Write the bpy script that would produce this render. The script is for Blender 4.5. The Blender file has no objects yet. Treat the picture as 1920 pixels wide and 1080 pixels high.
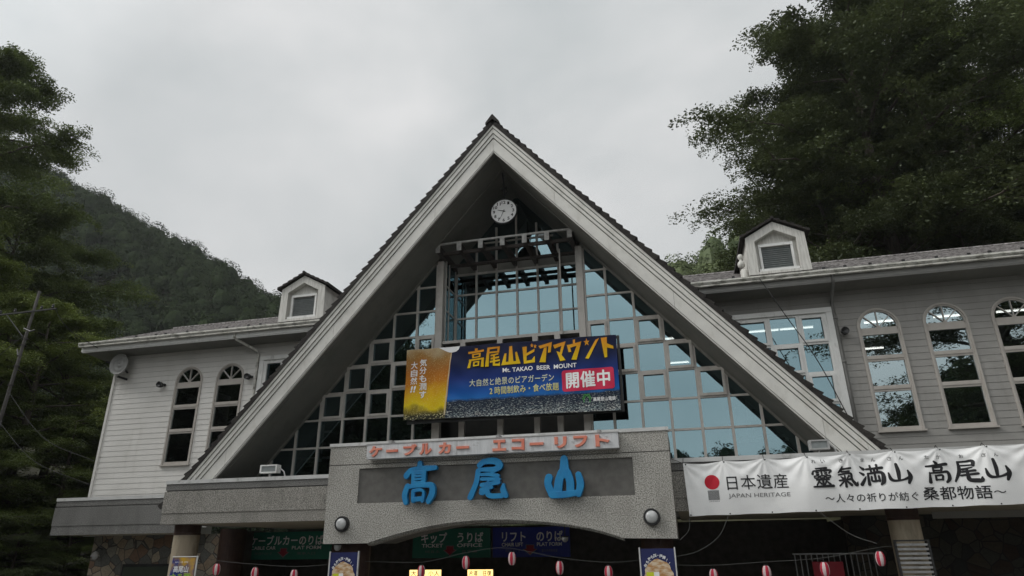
import bpy, bmesh, math, random
import numpy as np
from mathutils import Vector, Matrix
R = math.radians
sc = bpy.context.scene
COL = sc.collection
random.seed(7)

# ------------------------------------------------------------------ camera
CAM = Vector((0.0, -20.0, 2.7))
YAW, PITCH, ROLL = 0.24132586, 0.37596168, -0.01263829
fwd = Vector((-math.sin(YAW)*math.cos(PITCH), math.cos(YAW)*math.cos(PITCH), math.sin(PITCH)))
rgt = Vector((math.cos(YAW), math.sin(YAW), 0))
up = rgt.cross(fwd)
r2 = rgt*math.cos(ROLL) + up*math.sin(ROLL)
u2 = -rgt*math.sin(ROLL) + up*math.cos(ROLL)
cd = bpy.data.cameras.new('camera')
cd.sensor_width = 36; cd.lens = 36*1240/1920; cd.clip_end = 3000
cam = bpy.data.objects.new('camera', cd); COL.objects.link(cam)
m = Matrix(((r2.x, u2.x, -fwd.x), (r2.y, u2.y, -fwd.y), (r2.z, u2.z, -fwd.z))).to_4x4()
m.translation = CAM
cam.matrix_world = m
sc.camera = cam

# ------------------------------------------------------------------ sky, sun, exposure
SUN_EL, SUN_AZ = R(41), R(247)
w = bpy.data.worlds.new('World'); sc.world = w; w.use_nodes = True
nt = w.node_tree; N = nt.nodes; L = nt.links; N.clear()
out = N.new('ShaderNodeOutputWorld'); bg = N.new('ShaderNodeBackground')
bg.inputs['Strength'].default_value = 0.1
sky = N.new('ShaderNodeTexSky'); sky.sky_type = 'NISHITA'; sky.sun_disc = False
sky.sun_elevation = SUN_EL; sky.sun_rotation = SUN_AZ
tc = N.new('ShaderNodeTexCoord')
mp = N.new('ShaderNodeMapping'); mp.inputs['Scale'].default_value = (1, 1, 1.7)
n1 = N.new('ShaderNodeTexNoise'); n1.inputs['Scale'].default_value = 1.9; n1.inputs['Detail'].default_value = 5; n1.inputs['Roughness'].default_value = .5
n1.inputs['Distortion'].default_value = .25
cr = N.new('ShaderNodeValToRGB')
e = cr.color_ramp.elements
e[0].position = .36; e[0].color = (.495, .525, .532, 1)
e[1].position = .66; e[1].color = (.735, .735, .733, 1)
sep = N.new('ShaderNodeSeparateXYZ')
mr = N.new('ShaderNodeMapRange'); mr.inputs[1].default_value = 0; mr.inputs[2].default_value = 1; mr.inputs[3].default_value = 8.8; mr.inputs[4].default_value = 12.2
mul = N.new('ShaderNodeVectorMath'); mul.operation = 'SCALE'
mix = N.new('ShaderNodeMix'); mix.data_type = 'RGBA'; mix.inputs[0].default_value = .95
L.new(tc.outputs['Generated'], mp.inputs[0]); L.new(mp.outputs[0], n1.inputs[0]); L.new(n1.outputs[0], cr.inputs[0])
L.new(tc.outputs['Generated'], sep.inputs[0]); L.new(sep.outputs[2], mr.inputs[0])
dt = N.new('ShaderNodeVectorMath'); dt.operation = 'DOT_PRODUCT'; dt.inputs[1].default_value = (-.52, -.70, .49)   # the veiled sun side glows
nrm_ = N.new('ShaderNodeVectorMath'); nrm_.operation = 'NORMALIZE'
mr2 = N.new('ShaderNodeMapRange'); mr2.inputs[1].default_value = .22; mr2.inputs[2].default_value = 1; mr2.inputs[3].default_value = 1; mr2.inputs[4].default_value = 2.6
m3 = N.new('ShaderNodeMath'); m3.operation = 'MULTIPLY'
L.new(tc.outputs['Generated'], nrm_.inputs[0]); L.new(nrm_.outputs[0], dt.inputs[0]); L.new(dt.outputs['Value'], mr2.inputs[0])
L.new(mr.outputs[0], m3.inputs[0]); L.new(mr2.outputs[0], m3.inputs[1])
L.new(cr.outputs[0], mul.inputs[0]); L.new(m3.outputs[0], mul.inputs['Scale'])
L.new(sky.outputs[0], mix.inputs[6]); L.new(mul.outputs[0], mix.inputs[7])
L.new(mix.outputs[2], bg.inputs[0]); L.new(bg.outputs[0], out.inputs[0])
sl = bpy.data.lights.new('sun', 'SUN'); sl.energy = 1.5; sl.angle = R(20); sl.color = (1, .97, .93)
so = bpy.data.objects.new('sun', sl); COL.objects.link(so)
sd = Vector((math.sin(SUN_AZ)*math.cos(SUN_EL), math.cos(SUN_AZ)*math.cos(SUN_EL), math.sin(SUN_EL)))
so.rotation_euler = sd.to_track_quat('Z', 'Y').to_euler(); so.location = sd*80
sc.view_settings.view_transform = 'Standard'; sc.view_settings.look = 'None'
sc.view_settings.exposure = 0; sc.view_settings.gamma = 1
try:
    sc.cycles.max_bounces = 6; sc.cycles.transparent_max_bounces = 12
    sc.cycles.use_denoising = True
    sc.cycles.volume_bounces = 0
except Exception:
    pass

# ------------------------------------------------------------------ helpers
class G:
    def __init__(s): s.v = []; s.f = []; s.m = []
    def add(s, vs, fs, m=0):
        o = len(s.v); s.v += [tuple(p) for p in vs]
        for f in fs: s.f.append(tuple(i+o for i in f)); s.m.append(m)
    def quad(s, a, b, c, d, m=0): s.add([a, b, c, d], [(0, 1, 2, 3)], m)
    def poly(s, ps, m=0): s.add(ps, [tuple(range(len(ps)))], m)
    def box(s, x0, x1, y0, y1, z0, z1, m=0):
        s.add([(x0,y0,z0),(x1,y0,z0),(x1,y1,z0),(x0,y1,z0),(x0,y0,z1),(x1,y0,z1),(x1,y1,z1),(x0,y1,z1)],
              [(0,1,5,4),(1,2,6,5),(2,3,7,6),(3,0,4,7),(4,5,6,7),(3,2,1,0)], m)
    def prism(s, xz, y0, y1, m=0):
        """xz polygon extruded along y"""
        n = len(xz)
        s.add([(x, y0, z) for x, z in xz]+[(x, y1, z) for x, z in xz],
              [tuple(range(n)), tuple(range(2*n-1, n-1, -1))]+[(i, i+n, (i+1) % n+n, (i+1) % n) for i in range(n)], m)
    def tube(s, pts, r, n=8, m=0, cap=True):
        pts = [Vector(p) for p in pts]; rr = r if isinstance(r, (list, tuple)) else [r]*len(pts)
        vs = []; fs = []
        for i, p in enumerate(pts):
            d = (pts[min(i+1, len(pts)-1)]-pts[max(i-1, 0)]).normalized()
            a = Vector((0, 0, 1)) if abs(d.z) < .9 else Vector((1, 0, 0))
            u = d.cross(a).normalized(); w_ = d.cross(u)
            for k in range(n):
                t = 2*math.pi*k/n
                vs.append(p+(u*math.cos(t)+w_*math.sin(t))*rr[i])
        for i in range(len(pts)-1):
            for k in range(n):
                fs.append((i*n+k, i*n+(k+1) % n, (i+1)*n+(k+1) % n, (i+1)*n+k))
        if cap:
            fs.append(tuple(range(n-1, -1, -1))); fs.append(tuple(range((len(pts)-1)*n, len(pts)*n)))
        s.add(vs, fs, m)
    def lathe(s, prof, c, axis='z', n=24, m=0, mfun=None):
        c = Vector(c); o = len(s.v)
        for r_, h in prof:
            for k in range(n):
                t = 2*math.pi*k/n
                a, b = r_*math.cos(t), r_*math.sin(t)
                p = (a, b, h) if axis == 'z' else ((a, h, b) if axis == 'y' else (h, a, b))
                s.v.append(tuple(c+Vector(p)))
        for i in range(len(prof)-1):
            for k in range(n):
                s.f.append((o+i*n+k, o+i*n+(k+1) % n, o+(i+1)*n+(k+1) % n, o+(i+1)*n+k))
                s.m.append(mfun(i, k) if mfun else m)
    def islands(s):
        p = list(range(len(s.v)))
        def find(a):
            while p[a] != a: p[a] = p[p[a]]; a = p[a]
            return a
        for f in s.f:
            for i in f[1:]: p[find(i)] = find(f[0])
        out = {}
        for f, m_ in zip(s.f, s.m): out.setdefault(find(f[0]), []).append((f, m_))
        res = []
        for fs in out.values():
            h = G(); mp_ = {}
            for f, m_ in fs:
                for i in f:
                    if i not in mp_: mp_[i] = len(h.v); h.v.append(s.v[i])
                h.f.append(tuple(mp_[i] for i in f)); h.m.append(m_)
            res.append(h)
        return res
    def build(s, name, mats, parent=None, smooth=False, recalc=True):
        if name in ('standoff', 'bracket', 'leg', 'hanger', 'pole', 'insulator', 'band', 'bar', 'strut', 'clamp', 'tie_cord'):
            q = s.islands()
            if len(q) > 1:
                o = None
                for h in q: o = h.build(name, mats, parent, smooth, recalc)
                return o
        me = bpy.data.meshes.new(name)
        off = wloc(parent) if parent else Vector((0, 0, 0))
        me.from_pydata([(x-off.x, y-off.y, z-off.z) for x, y, z in s.v], [], s.f)
        for mt in (mats if isinstance(mats, (list, tuple)) else [mats]): me.materials.append(mt)
        me.polygons.foreach_set('material_index', s.m)
        if smooth: me.polygons.foreach_set('use_smooth', [True]*len(s.f))
        if recalc:
            b = bmesh.new(); b.from_mesh(me); bmesh.ops.recalc_face_normals(b, faces=b.faces); b.to_mesh(me); b.free()
        me.update()
        return link(name, me, parent)

def link(name, me, parent=None):
    o = bpy.data.objects.new(name, me); COL.objects.link(o)
    if parent: o.parent = parent
    return o
def wloc(o):
    v = Vector((0, 0, 0))
    while o: v += o.location; o = o.parent
    return v
def tag(o, label=None, cat=None, group=None, kind=None):
    if label: o['label'] = label
    if cat: o['category'] = cat
    if group: o['group'] = group
    if kind: o['kind'] = kind
    return o
def thing(name, loc, label, cat, group=None):
    o = bpy.data.objects.new(name, None); COL.objects.link(o); o.location = loc
    o.empty_display_size = .2
    return tag(o, label, cat, group)
def dup(o, loc, parent=None, label=None, scale=None, rz=None):
    c = o.copy(); COL.objects.link(c); c.location = loc
    if parent: c.parent = parent
    if label: c['label'] = label
    if scale is not None: c.scale = scale
    if rz is not None: c.rotation_euler = (0, 0, rz)
    for ch in [x for x in o.children]:
        d = ch.copy(); COL.objects.link(d); d.parent = c
        for g in [x for x in ch.children]:
            k = g.copy(); COL.objects.link(k); k.parent = d
    return c

# ------------------------------------------------------------------ materials
def mat(name, col, rough=.6, col2=None, scale=4, detail=4, bump=0, bscale=None, metal=0, stretch=None, lo=.35, hi=.65, spec=.3, wear=None):
    mt = bpy.data.materials.new(name); mt.use_nodes = True
    n = mt.node_tree.nodes; l = mt.node_tree.links; p = n['Principled BSDF']
    p.inputs['Roughness'].default_value = rough; p.inputs['Metallic'].default_value = metal
    p.inputs['Specular IOR Level'].default_value = spec
    p.inputs['Base Color'].default_value = (*col, 1)
    tcn = n.new('ShaderNodeTexCoord'); src = tcn.outputs['Object']
    if stretch:
        mpn = n.new('ShaderNodeMapping'); mpn.inputs['Scale'].default_value = stretch; l.new(src, mpn.inputs[0]); src = mpn.outputs[0]
    last = None
    if col2:
        t = n.new('ShaderNodeTexNoise'); t.inputs['Scale'].default_value = scale; t.inputs['Detail'].default_value = detail
        l.new(src, t.inputs['Vector'])
        c = n.new('ShaderNodeValToRGB'); c.color_ramp.elements[0].position = lo; c.color_ramp.elements[1].position = hi
        c.color_ramp.elements[0].color = (*col, 1); c.color_ramp.elements[1].color = (*col2, 1)
        l.new(t.outputs[0], c.inputs[0]); last = c.outputs[0]
    if wear:  # (colour, scale, lo, hi, stretch)
        wc, ws, wlo, whi, wst = wear
        mp2 = n.new('ShaderNodeMapping'); mp2.inputs['Scale'].default_value = wst; l.new(tcn.outputs['Object'], mp2.inputs[0])
        t2 = n.new('ShaderNodeTexNoise'); t2.inputs['Scale'].default_value = ws; t2.inputs['Detail'].default_value = 6; t2.inputs['Roughness'].default_value = .65
        l.new(mp2.outputs[0], t2.inputs['Vector'])
        mrn = n.new('ShaderNodeMapRange'); mrn.inputs[1].default_value = wlo; mrn.inputs[2].default_value = whi; l.new(t2.outputs[0], mrn.inputs[0])
        mx = n.new('ShaderNodeMix'); mx.data_type = 'RGBA'; mx.inputs[6].default_value = (*col, 1); mx.inputs[7].default_value = (*wc, 1)
        if last: l.new(last, mx.inputs[6])
        l.new(mrn.outputs[0], mx.inputs[0]); last = mx.outputs[2]
    if last: l.new(last, p.inputs['Base Color'])
    if bump:
        t = n.new('ShaderNodeTexNoise'); t.inputs['Scale'].default_value = bscale or scale*3; t.inputs['Detail'].default_value = 4
        l.new(src, t.inputs['Vector']); b = n.new('ShaderNodeBump'); b.inputs['Strength'].default_value = bump; b.inputs['Distance'].default_value = .02
        l.new(t.outputs[0], b.inputs['Height']); l.new(b.outputs[0], p.inputs['Normal'])
    return mt
def emit(name, col, s):
    mt = bpy.data.materials.new(name); mt.use_nodes = True
    n = mt.node_tree.nodes; n.clear(); o = n.new('ShaderNodeOutputMaterial'); e_ = n.new('ShaderNodeEmission')
    e_.inputs[0].default_value = (*col, 1); e_.inputs[1].default_value = s; mt.node_tree.links.new(e_.outputs[0], o.inputs[0])
    return mt
def glass(name, refl, trans, rough=.01, wob=.02):
    mt = bpy.data.materials.new(name); mt.use_nodes = True
    n = mt.node_tree.nodes; l = mt.node_tree.links; n.clear(); o = n.new('ShaderNodeOutputMaterial')
    g = n.new('ShaderNodeBsdfGlossy'); g.inputs['Color'].default_value = (*refl, 1); g.inputs['Roughness'].default_value = rough
    t = n.new('ShaderNodeBsdfTransparent'); t.inputs[0].default_value = (*trans, 1)
    a = n.new('ShaderNodeAddShader'); l.new(g.outputs[0], a.inputs[0]); l.new(t.outputs[0], a.inputs[1]); l.new(a.outputs[0], o.inputs[0])
    tcn = n.new('ShaderNodeTexCoord'); tx = n.new('ShaderNodeTexNoise'); tx.inputs['Scale'].default_value = 1.3; l.new(tcn.outputs['Object'], tx.inputs['Vector'])
    b = n.new('ShaderNodeBump'); b.inputs['Strength'].default_value = wob; b.inputs['Distance'].default_value = .05
    l.new(tx.outputs[0], b.inputs['Height']); l.new(b.outputs[0], g.inputs['Normal'])
    return mt
def aggregate(name, a, b, dark, scale=38):
    mt = bpy.data.materials.new(name); mt.use_nodes = True
    n = mt.node_tree.nodes; l = mt.node_tree.links; p = n['Principled BSDF']; p.inputs['Roughness'].default_value = .85
    p.inputs['Specular IOR Level'].default_value = .2
    tcn = n.new('ShaderNodeTexCoord')
    v = n.new('ShaderNodeTexNoise'); v.inputs['Scale'].default_value = scale; v.inputs['Detail'].default_value = 2; v.inputs['Roughness'].default_value = .7
    c = n.new('ShaderNodeValToRGB'); c.color_ramp.elements[0].color = (*a, 1); c.color_ramp.elements[1].color = (*b, 1)
    c.color_ramp.elements[0].position = .40; c.color_ramp.elements[1].position = .60
    l.new(tcn.outputs['Object'], v.inputs['Vector']); l.new(v.outputs[0], c.inputs[0])
    t = n.new('ShaderNodeTexNoise'); t.inputs['Scale'].default_value = 1.3; t.inputs['Detail'].default_value = 6
    mpn = n.new('ShaderNodeMapping'); mpn.inputs['Scale'].default_value = (1.2, 1, .45); l.new(tcn.outputs['Object'], mpn.inputs[0]); l.new(mpn.outputs[0], t.inputs['Vector'])
    mrn = n.new('ShaderNodeMapRange'); mrn.inputs[1].default_value = .48; mrn.inputs[2].default_value = .75; mrn.inputs[4].default_value = .6
    l.new(t.outputs[0], mrn.inputs[0])
    mx = n.new('ShaderNodeMix'); mx.data_type = 'RGBA'; mx.inputs[7].default_value = (*dark, 1)
    l.new(mrn.outputs[0], mx.inputs[0]); l.new(c.outputs[0], mx.inputs[6]); l.new(mx.outputs[2], p.inputs['Base Color'])
    bp = n.new('ShaderNodeBump'); bp.inputs['Strength'].default_value = .5; bp.inputs['Distance'].default_value = .015
    l.new(v.outputs[0], bp.inputs['Height']); l.new(bp.outputs[0], p.inputs['Normal'])
    return mt
def foliage(name, dark, light, trans=.25, sheen=.035, patch=.55):
    mt = bpy.data.materials.new(name); mt.use_nodes = True
    n = mt.node_tree.nodes; l = mt.node_tree.links; n.clear(); o = n.new('ShaderNodeOutputMaterial')
    geo = n.new('ShaderNodeNewGeometry'); tcn = n.new('ShaderNodeTexCoord')
    t = n.new('ShaderNodeTexNoise'); t.inputs['Scale'].default_value = patch; t.inputs['Detail'].default_value = 3; l.new(tcn.outputs['Object'], t.inputs['Vector'])
    ad = n.new('ShaderNodeMath'); ad.operation = 'MULTIPLY_ADD'; ad.inputs[1].default_value = .5; l.new(geo.outputs['Random Per Island'], ad.inputs[0])
    mrn = n.new('ShaderNodeMapRange'); mrn.inputs[1].default_value = .35; mrn.inputs[2].default_value = .7; mrn.inputs[4].default_value = .65; l.new(t.outputs[0], mrn.inputs[0])
    l.new(mrn.outputs[0], ad.inputs[2])
    mx = n.new('ShaderNodeMix'); mx.data_type = 'RGBA'; mx.inputs[6].default_value = (*dark, 1); mx.inputs[7].default_value = (*light, 1)
    l.new(ad.outputs[0], mx.inputs[0])
    d = n.new('ShaderNodeBsdfDiffuse'); tr = n.new('ShaderNodeBsdfTranslucent'); ms = n.new('ShaderNodeMixShader'); ms.inputs[0].default_value = trans
    l.new(mx.outputs[2], d.inputs[0]); l.new(mx.outputs[2], tr.inputs[0]); l.new(d.outputs[0], ms.inputs[1]); l.new(tr.outputs[0], ms.inputs[2])
    gl = n.new('ShaderNodeBsdfGlossy'); gl.inputs['Roughness'].default_value = .42; gl.inputs['Color'].default_value = (.8, .85, .8, 1)
    m4 = n.new('ShaderNodeMixShader'); m4.inputs[0].default_value = sheen; l.new(ms.outputs[0], m4.inputs[1]); l.new(gl.outputs[0], m4.inputs[2])
    l.new(m4.outputs[0], o.inputs[0])
    return mt
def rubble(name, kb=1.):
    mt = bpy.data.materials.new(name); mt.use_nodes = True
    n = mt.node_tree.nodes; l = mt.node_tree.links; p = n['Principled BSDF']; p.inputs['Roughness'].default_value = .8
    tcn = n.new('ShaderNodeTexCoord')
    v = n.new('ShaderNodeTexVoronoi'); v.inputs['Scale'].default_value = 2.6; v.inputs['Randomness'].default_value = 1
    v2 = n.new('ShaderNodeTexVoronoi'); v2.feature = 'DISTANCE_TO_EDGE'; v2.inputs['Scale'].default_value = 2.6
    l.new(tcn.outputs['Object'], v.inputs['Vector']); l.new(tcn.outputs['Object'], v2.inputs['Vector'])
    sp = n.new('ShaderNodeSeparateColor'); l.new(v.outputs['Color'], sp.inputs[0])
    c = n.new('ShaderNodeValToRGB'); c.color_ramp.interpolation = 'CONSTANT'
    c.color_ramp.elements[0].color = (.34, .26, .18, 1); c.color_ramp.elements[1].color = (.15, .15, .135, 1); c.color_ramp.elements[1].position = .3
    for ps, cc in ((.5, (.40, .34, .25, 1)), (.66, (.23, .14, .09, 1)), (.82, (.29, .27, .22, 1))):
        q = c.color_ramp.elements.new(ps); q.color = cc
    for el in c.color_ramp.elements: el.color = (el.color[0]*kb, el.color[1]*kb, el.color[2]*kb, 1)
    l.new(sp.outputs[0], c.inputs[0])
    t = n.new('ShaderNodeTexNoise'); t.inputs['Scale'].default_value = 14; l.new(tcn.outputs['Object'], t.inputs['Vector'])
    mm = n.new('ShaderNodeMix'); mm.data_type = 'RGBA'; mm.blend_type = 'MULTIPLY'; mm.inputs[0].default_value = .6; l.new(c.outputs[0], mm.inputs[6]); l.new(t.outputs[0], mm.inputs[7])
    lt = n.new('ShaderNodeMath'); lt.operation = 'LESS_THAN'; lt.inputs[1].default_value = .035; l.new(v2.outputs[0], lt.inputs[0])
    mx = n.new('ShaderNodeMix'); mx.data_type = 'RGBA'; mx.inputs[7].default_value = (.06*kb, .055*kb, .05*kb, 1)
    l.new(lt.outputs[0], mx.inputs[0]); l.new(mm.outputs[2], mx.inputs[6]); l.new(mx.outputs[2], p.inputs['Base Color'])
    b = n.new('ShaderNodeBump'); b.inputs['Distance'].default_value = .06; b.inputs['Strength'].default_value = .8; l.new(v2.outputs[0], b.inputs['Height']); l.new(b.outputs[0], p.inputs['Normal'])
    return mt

STREAK = ((.23, .22, .19), 2.2, .5, .8, (2.5, 1, .25))
M = dict(
    siding=mat('siding_paint', (.60, .585, .555), .55, (.65, .635, .605), 1.2, wear=((.48, .465, .425), 1.6, .56, .86, (1.4, 1, .22))),
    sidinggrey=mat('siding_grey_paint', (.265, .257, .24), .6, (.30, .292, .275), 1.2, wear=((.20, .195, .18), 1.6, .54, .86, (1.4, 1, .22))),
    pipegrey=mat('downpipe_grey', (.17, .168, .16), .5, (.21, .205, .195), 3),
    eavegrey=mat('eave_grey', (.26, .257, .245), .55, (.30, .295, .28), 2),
    board=mat('fascia_board', (.58, .57, .535), .55, (.64, .63, .59), 2.4, wear=((.40, .385, .34), 2.6, .52, .85, (1, 1, .5))),
    boardshade=mat('board_line_shade', (.05, .05, .048), .8),
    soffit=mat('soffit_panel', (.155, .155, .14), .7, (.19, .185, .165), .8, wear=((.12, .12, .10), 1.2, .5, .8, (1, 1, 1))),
    shingle=mat('roof_shingle', (.016, .014, .013), .85, (.032, .028, .026), 14, bump=.5, bscale=40, wear=((.045, .042, .036), 1.2, .5, .75, (1, 1, 1))),
    wingroof=mat('wing_shingle', (.10, .092, .09), .8, (.34, .32, .31), 9, detail=9, bump=.6, bscale=30),
    alu=mat('window_aluminium', (.40, .38, .35), .4, (.46, .435, .405), 3, wear=((.24, .22, .20), 3, .55, .8, (1, 1, .4))),
    bronze=mat('bronze_frame', (.40, .37, .335), .4, (.45, .42, .385), 3),
    gutter=mat('gutter_paint', (.58, .57, .52), .5, (.66, .65, .60), 3, wear=((.13, .125, .10), 5, .47, .7, (.6, 1, 1))),
    cap=mat('metal_coping', (.50, .50, .49), .4, (.58, .58, .57), 2, wear=((.2, .2, .18), 3, .55, .8, (1, 1, 1))),
    agg=aggregate('aggregate_render', (.18, .172, .155), (.52, .505, .465), (.22, .21, .188), 34),
    aggdk=aggregate('aggregate_render_weathered', (.13, .125, .112), (.40, .38, .345), (.12, .118, .105)),
    moss=aggregate('damp_render', (.10, .10, .095), (.24, .235, .225), (.085, .085, .078)),
    slate=mat('dark_sign_field', (.105, .10, .093), .7, (.135, .13, .12), 5, bump=.15, bscale=60),
    beam=mat('dark_timber', (.03, .024, .021), .7, (.06, .05, .045), 5, stretch=(6, 1, 6)),
    beamend=mat('beam_end_paint', (.38, .375, .36), .6, (.25, .245, .235), 7),
    white=mat('white_paint', (.72, .72, .70), .5, (.66, .66, .64), 4, wear=((.35, .34, .32), 4, .55, .8, (1, 1, .3))),
    weathered=mat('weathered_white_timber', (.62, .61, .57), .65, (.50, .49, .455), 3, stretch=(9, 1, .6), lo=.4, hi=.62, wear=((.2, .195, .17), 3, .58, .8, (3, 1, .5))),
    louvre=mat('louvre_grey', (.20, .22, .22), .5, (.25, .27, .27), 6),
    interior=mat('interior_wall', (.07, .07, .068), .8, (.09, .09, .085), 2),
    dark=mat('dark_metal', (.02, .02, .021), .45, (.03, .03, .03), 6),
    grey=mat('grey_metal', (.30, .30, .30), .45, (.36, .36, .35), 6),
    lampglass=mat('frosted_lens', (.42, .43, .43), .25, (.5, .5, .5), 6, spec=.5),
    blue=mat('blue_letter_paint', (.011, .18, .41), .55, (.018, .23, .47), 3, wear=((.02, .13, .3), 3, .5, .8, (1, 1, .5))),
    orange=mat('faded_orange_letter', (.62, .18, .12), .6, (.70, .27, .19), 5),
    signwhite=mat('weathered_sign_board', (.60, .61, .62), .55, (.50, .51, .52), 2.5, stretch=(5, 1, .6), wear=((.12, .115, .105), 3.2, .60, .74, (.8, 1, 1.6))),
    column=mat('beige_column', (.36, .30, .22), .7, (.42, .36, .27), 2.5, stretch=(1, 1, .5), wear=((.2, .17, .12), 3, .5, .8, (2, 2, .4))),
    colbrown=mat('brown_column_collar', (.04, .02, .016), .6, (.055, .03, .022), 5),
    canopysoffit=mat('beige_soffit', (.36, .31, .23), .8, (.42, .37, .28), 2),
    darkwall=mat('dark_entrance_wall', (.06, .052, .045), .8, (.09, .08, .07), 4),
    stone=rubble('rubble_stone'), stoneshade=rubble('rubble_stone_shaded', .22),
    plaza=mat('plaza_paving', (.16, .155, .145), .85, (.24, .235, .22), 3, bump=.2),
    soil=mat('forest_soil', (.035, .032, .02), .95, (.05, .05, .025), .4),
    bark=mat('bark', (.055, .045, .035), .9, (.09, .075, .06), 6, stretch=(4, 4, .6), bump=.5),
    greensign=mat('green_sign_face', (.014, .15, .10), .45, (.016, .17, .115), 2),
    bluesign=mat('blue_sign_face', (.018, .03, .26), .45, (.02, .035, .3), 2),
    ink=mat('black_ink', (.018, .018, .02), .7),
    greyink=mat('grey_ink', (.19, .19, .19), .7),
    redink=mat('red_ink', (.52, .012, .03), .6),
    letter=mat('white_lettering', (.80, .80, .80), .5),
    signred=mat('sign_red', (.30, .015, .03), .5),
    concrete=mat('concrete_pole', (.05, .046, .042), .85, (.075, .07, .066), 4, wear=((.025, .023, .02), 2, .5, .8, (1, 1, .3))),
    wire=mat('black_cable', (.015, .015, .015), .6),
    rope=mat('grey_string', (.09, .09, .085), .8),
    lred=mat('lantern_red', (.40, .018, .045), .7),
    lwhite=mat('lantern_white', (.56, .45, .45), .7),
    steel=mat('galvanised_slats', (.22, .22, .22), .4, (.32, .32, .32), 8, metal=.3),
)
M['glass'] = glass('tinted_glass', (.155, .230, .255), (.10, .11, .11))
M['glass2'] = glass('window_glass', (.27, .33, .345), (.14, .15, .15))
FOL = dict(
    deep=foliage('leaves_deep_green', (.036, .048, .020), (.098, .118, .044)),
    mid=foliage('leaves_mid_green', (.062, .085, .024), (.15, .19, .055)),
    lime=foliage('leaves_light_green', (.085, .115, .028), (.21, .255, .065)),
    far=foliage('leaves_far_wood', (.017, .027, .013), (.042, .060, .025), .15, .004, .16),
    farpale=foliage('leaves_pale_wood', (.075, .10, .05), (.15, .18, .085), .15, .01, .2),
)

XC = -5.56; K = 1.147          # gable axis and roof pitch (rise over run)
ZO, ZI = 17.40, 16.27          # gable board: top edge and bottom edge at the apex
def hw(z, zt): return (zt-z)/K

# ------------------------------------------------------------------ ground, terrain
g = G(); g.quad((-300, -300, 0), (300, -300, 0), (300, 300, 0), (-300, 300, 0))
tag(g.build('ground', M['soil']), kind='structure')
g = G(); g.quad((-27, -60, .004), (30, -60, .004), (30, 12, .004), (-27, 12, .004))
tag(g.build('plaza', M['plaza']), kind='structure')
def sstep(a, b, x):
    t = min(1, max(0, (x-a)/(b-a))); return t*t*(3-2*t)
def h_far(x, y):     # wooded hill far left
    ridge = 88-.60*(x+149); ridge = max(0, min(135, ridge))*sstep(-30, -64, x)
    return ridge*sstep(38, 104, y)*(1-.5*sstep(120, 190, y))
def h_back(x, y):    # pale wooded rise behind the right wing
    return (34+.35*(x-5))*sstep(-26, 4, x)*sstep(34, 64, y)
def h_right(x, y):   # steep bank right behind the station
    return max(0, (y-14))*1.02*sstep(-3, 9, x)*(1-sstep(38, 60, y))
def h_left(x, y):    # bank left of the station
    return max(0, (-29-x))*.42*(1-sstep(30, 45, y))*sstep(-40, -20, y)
def h_west(x, y):    # steep wooded bank left behind the viewer
    return 27*sstep(-25, -44, x)*sstep(-33, -50, y)*(1-sstep(-80, -100, y))
def h_east(x, y):    # steep wooded bank right behind the viewer
    return 15*sstep(22, 38, x)*sstep(-40, -54, y)*(1-sstep(-84, -100, y))
def h_south(x, y):   # wooded hills behind the viewer (seen in the glass)
    return 13*sstep(-70, -150, y)*(1+.25*math.sin(x*.03+1)+.15*math.sin(x*.011))
def terrain(name, f, x0, x1, y0, y1, st):
    g = G(); nx = int((x1-x0)/st)+1; ny = int((y1-y0)/st)+1
    vs = [(x0+i*st, y0+j*st, f(x0+i*st, y0+j*st)-.15) for j in range(ny) for i in range(nx)]
    fs = [(j*nx+i, j*nx+i+1, (j+1)*nx+i+1, (j+1)*nx+i) for j in range(ny-1) for i in range(nx-1)]
    g.add(vs, fs); return tag(g.build(name, M['soil'], smooth=True, recalc=False), kind='structure')
terrain('far_hill', h_far, -260, -14, 36, 190, 4)
terrain('back_hill', h_back, -30, 130, 32, 110, 4)
terrain('right_bank', h_right, -4, 80, 13, 62, 2)
terrain('left_bank', h_left, -110, -28, -42, 46, 3)
terrain('west_bank', h_west, -130, -24, -110, -32, 3)
terrain('east_bank', h_east, 20, 120, -110, -38, 3)
terrain('south_hill', h_south, -260, 260, -260, -68, 8)

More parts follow.
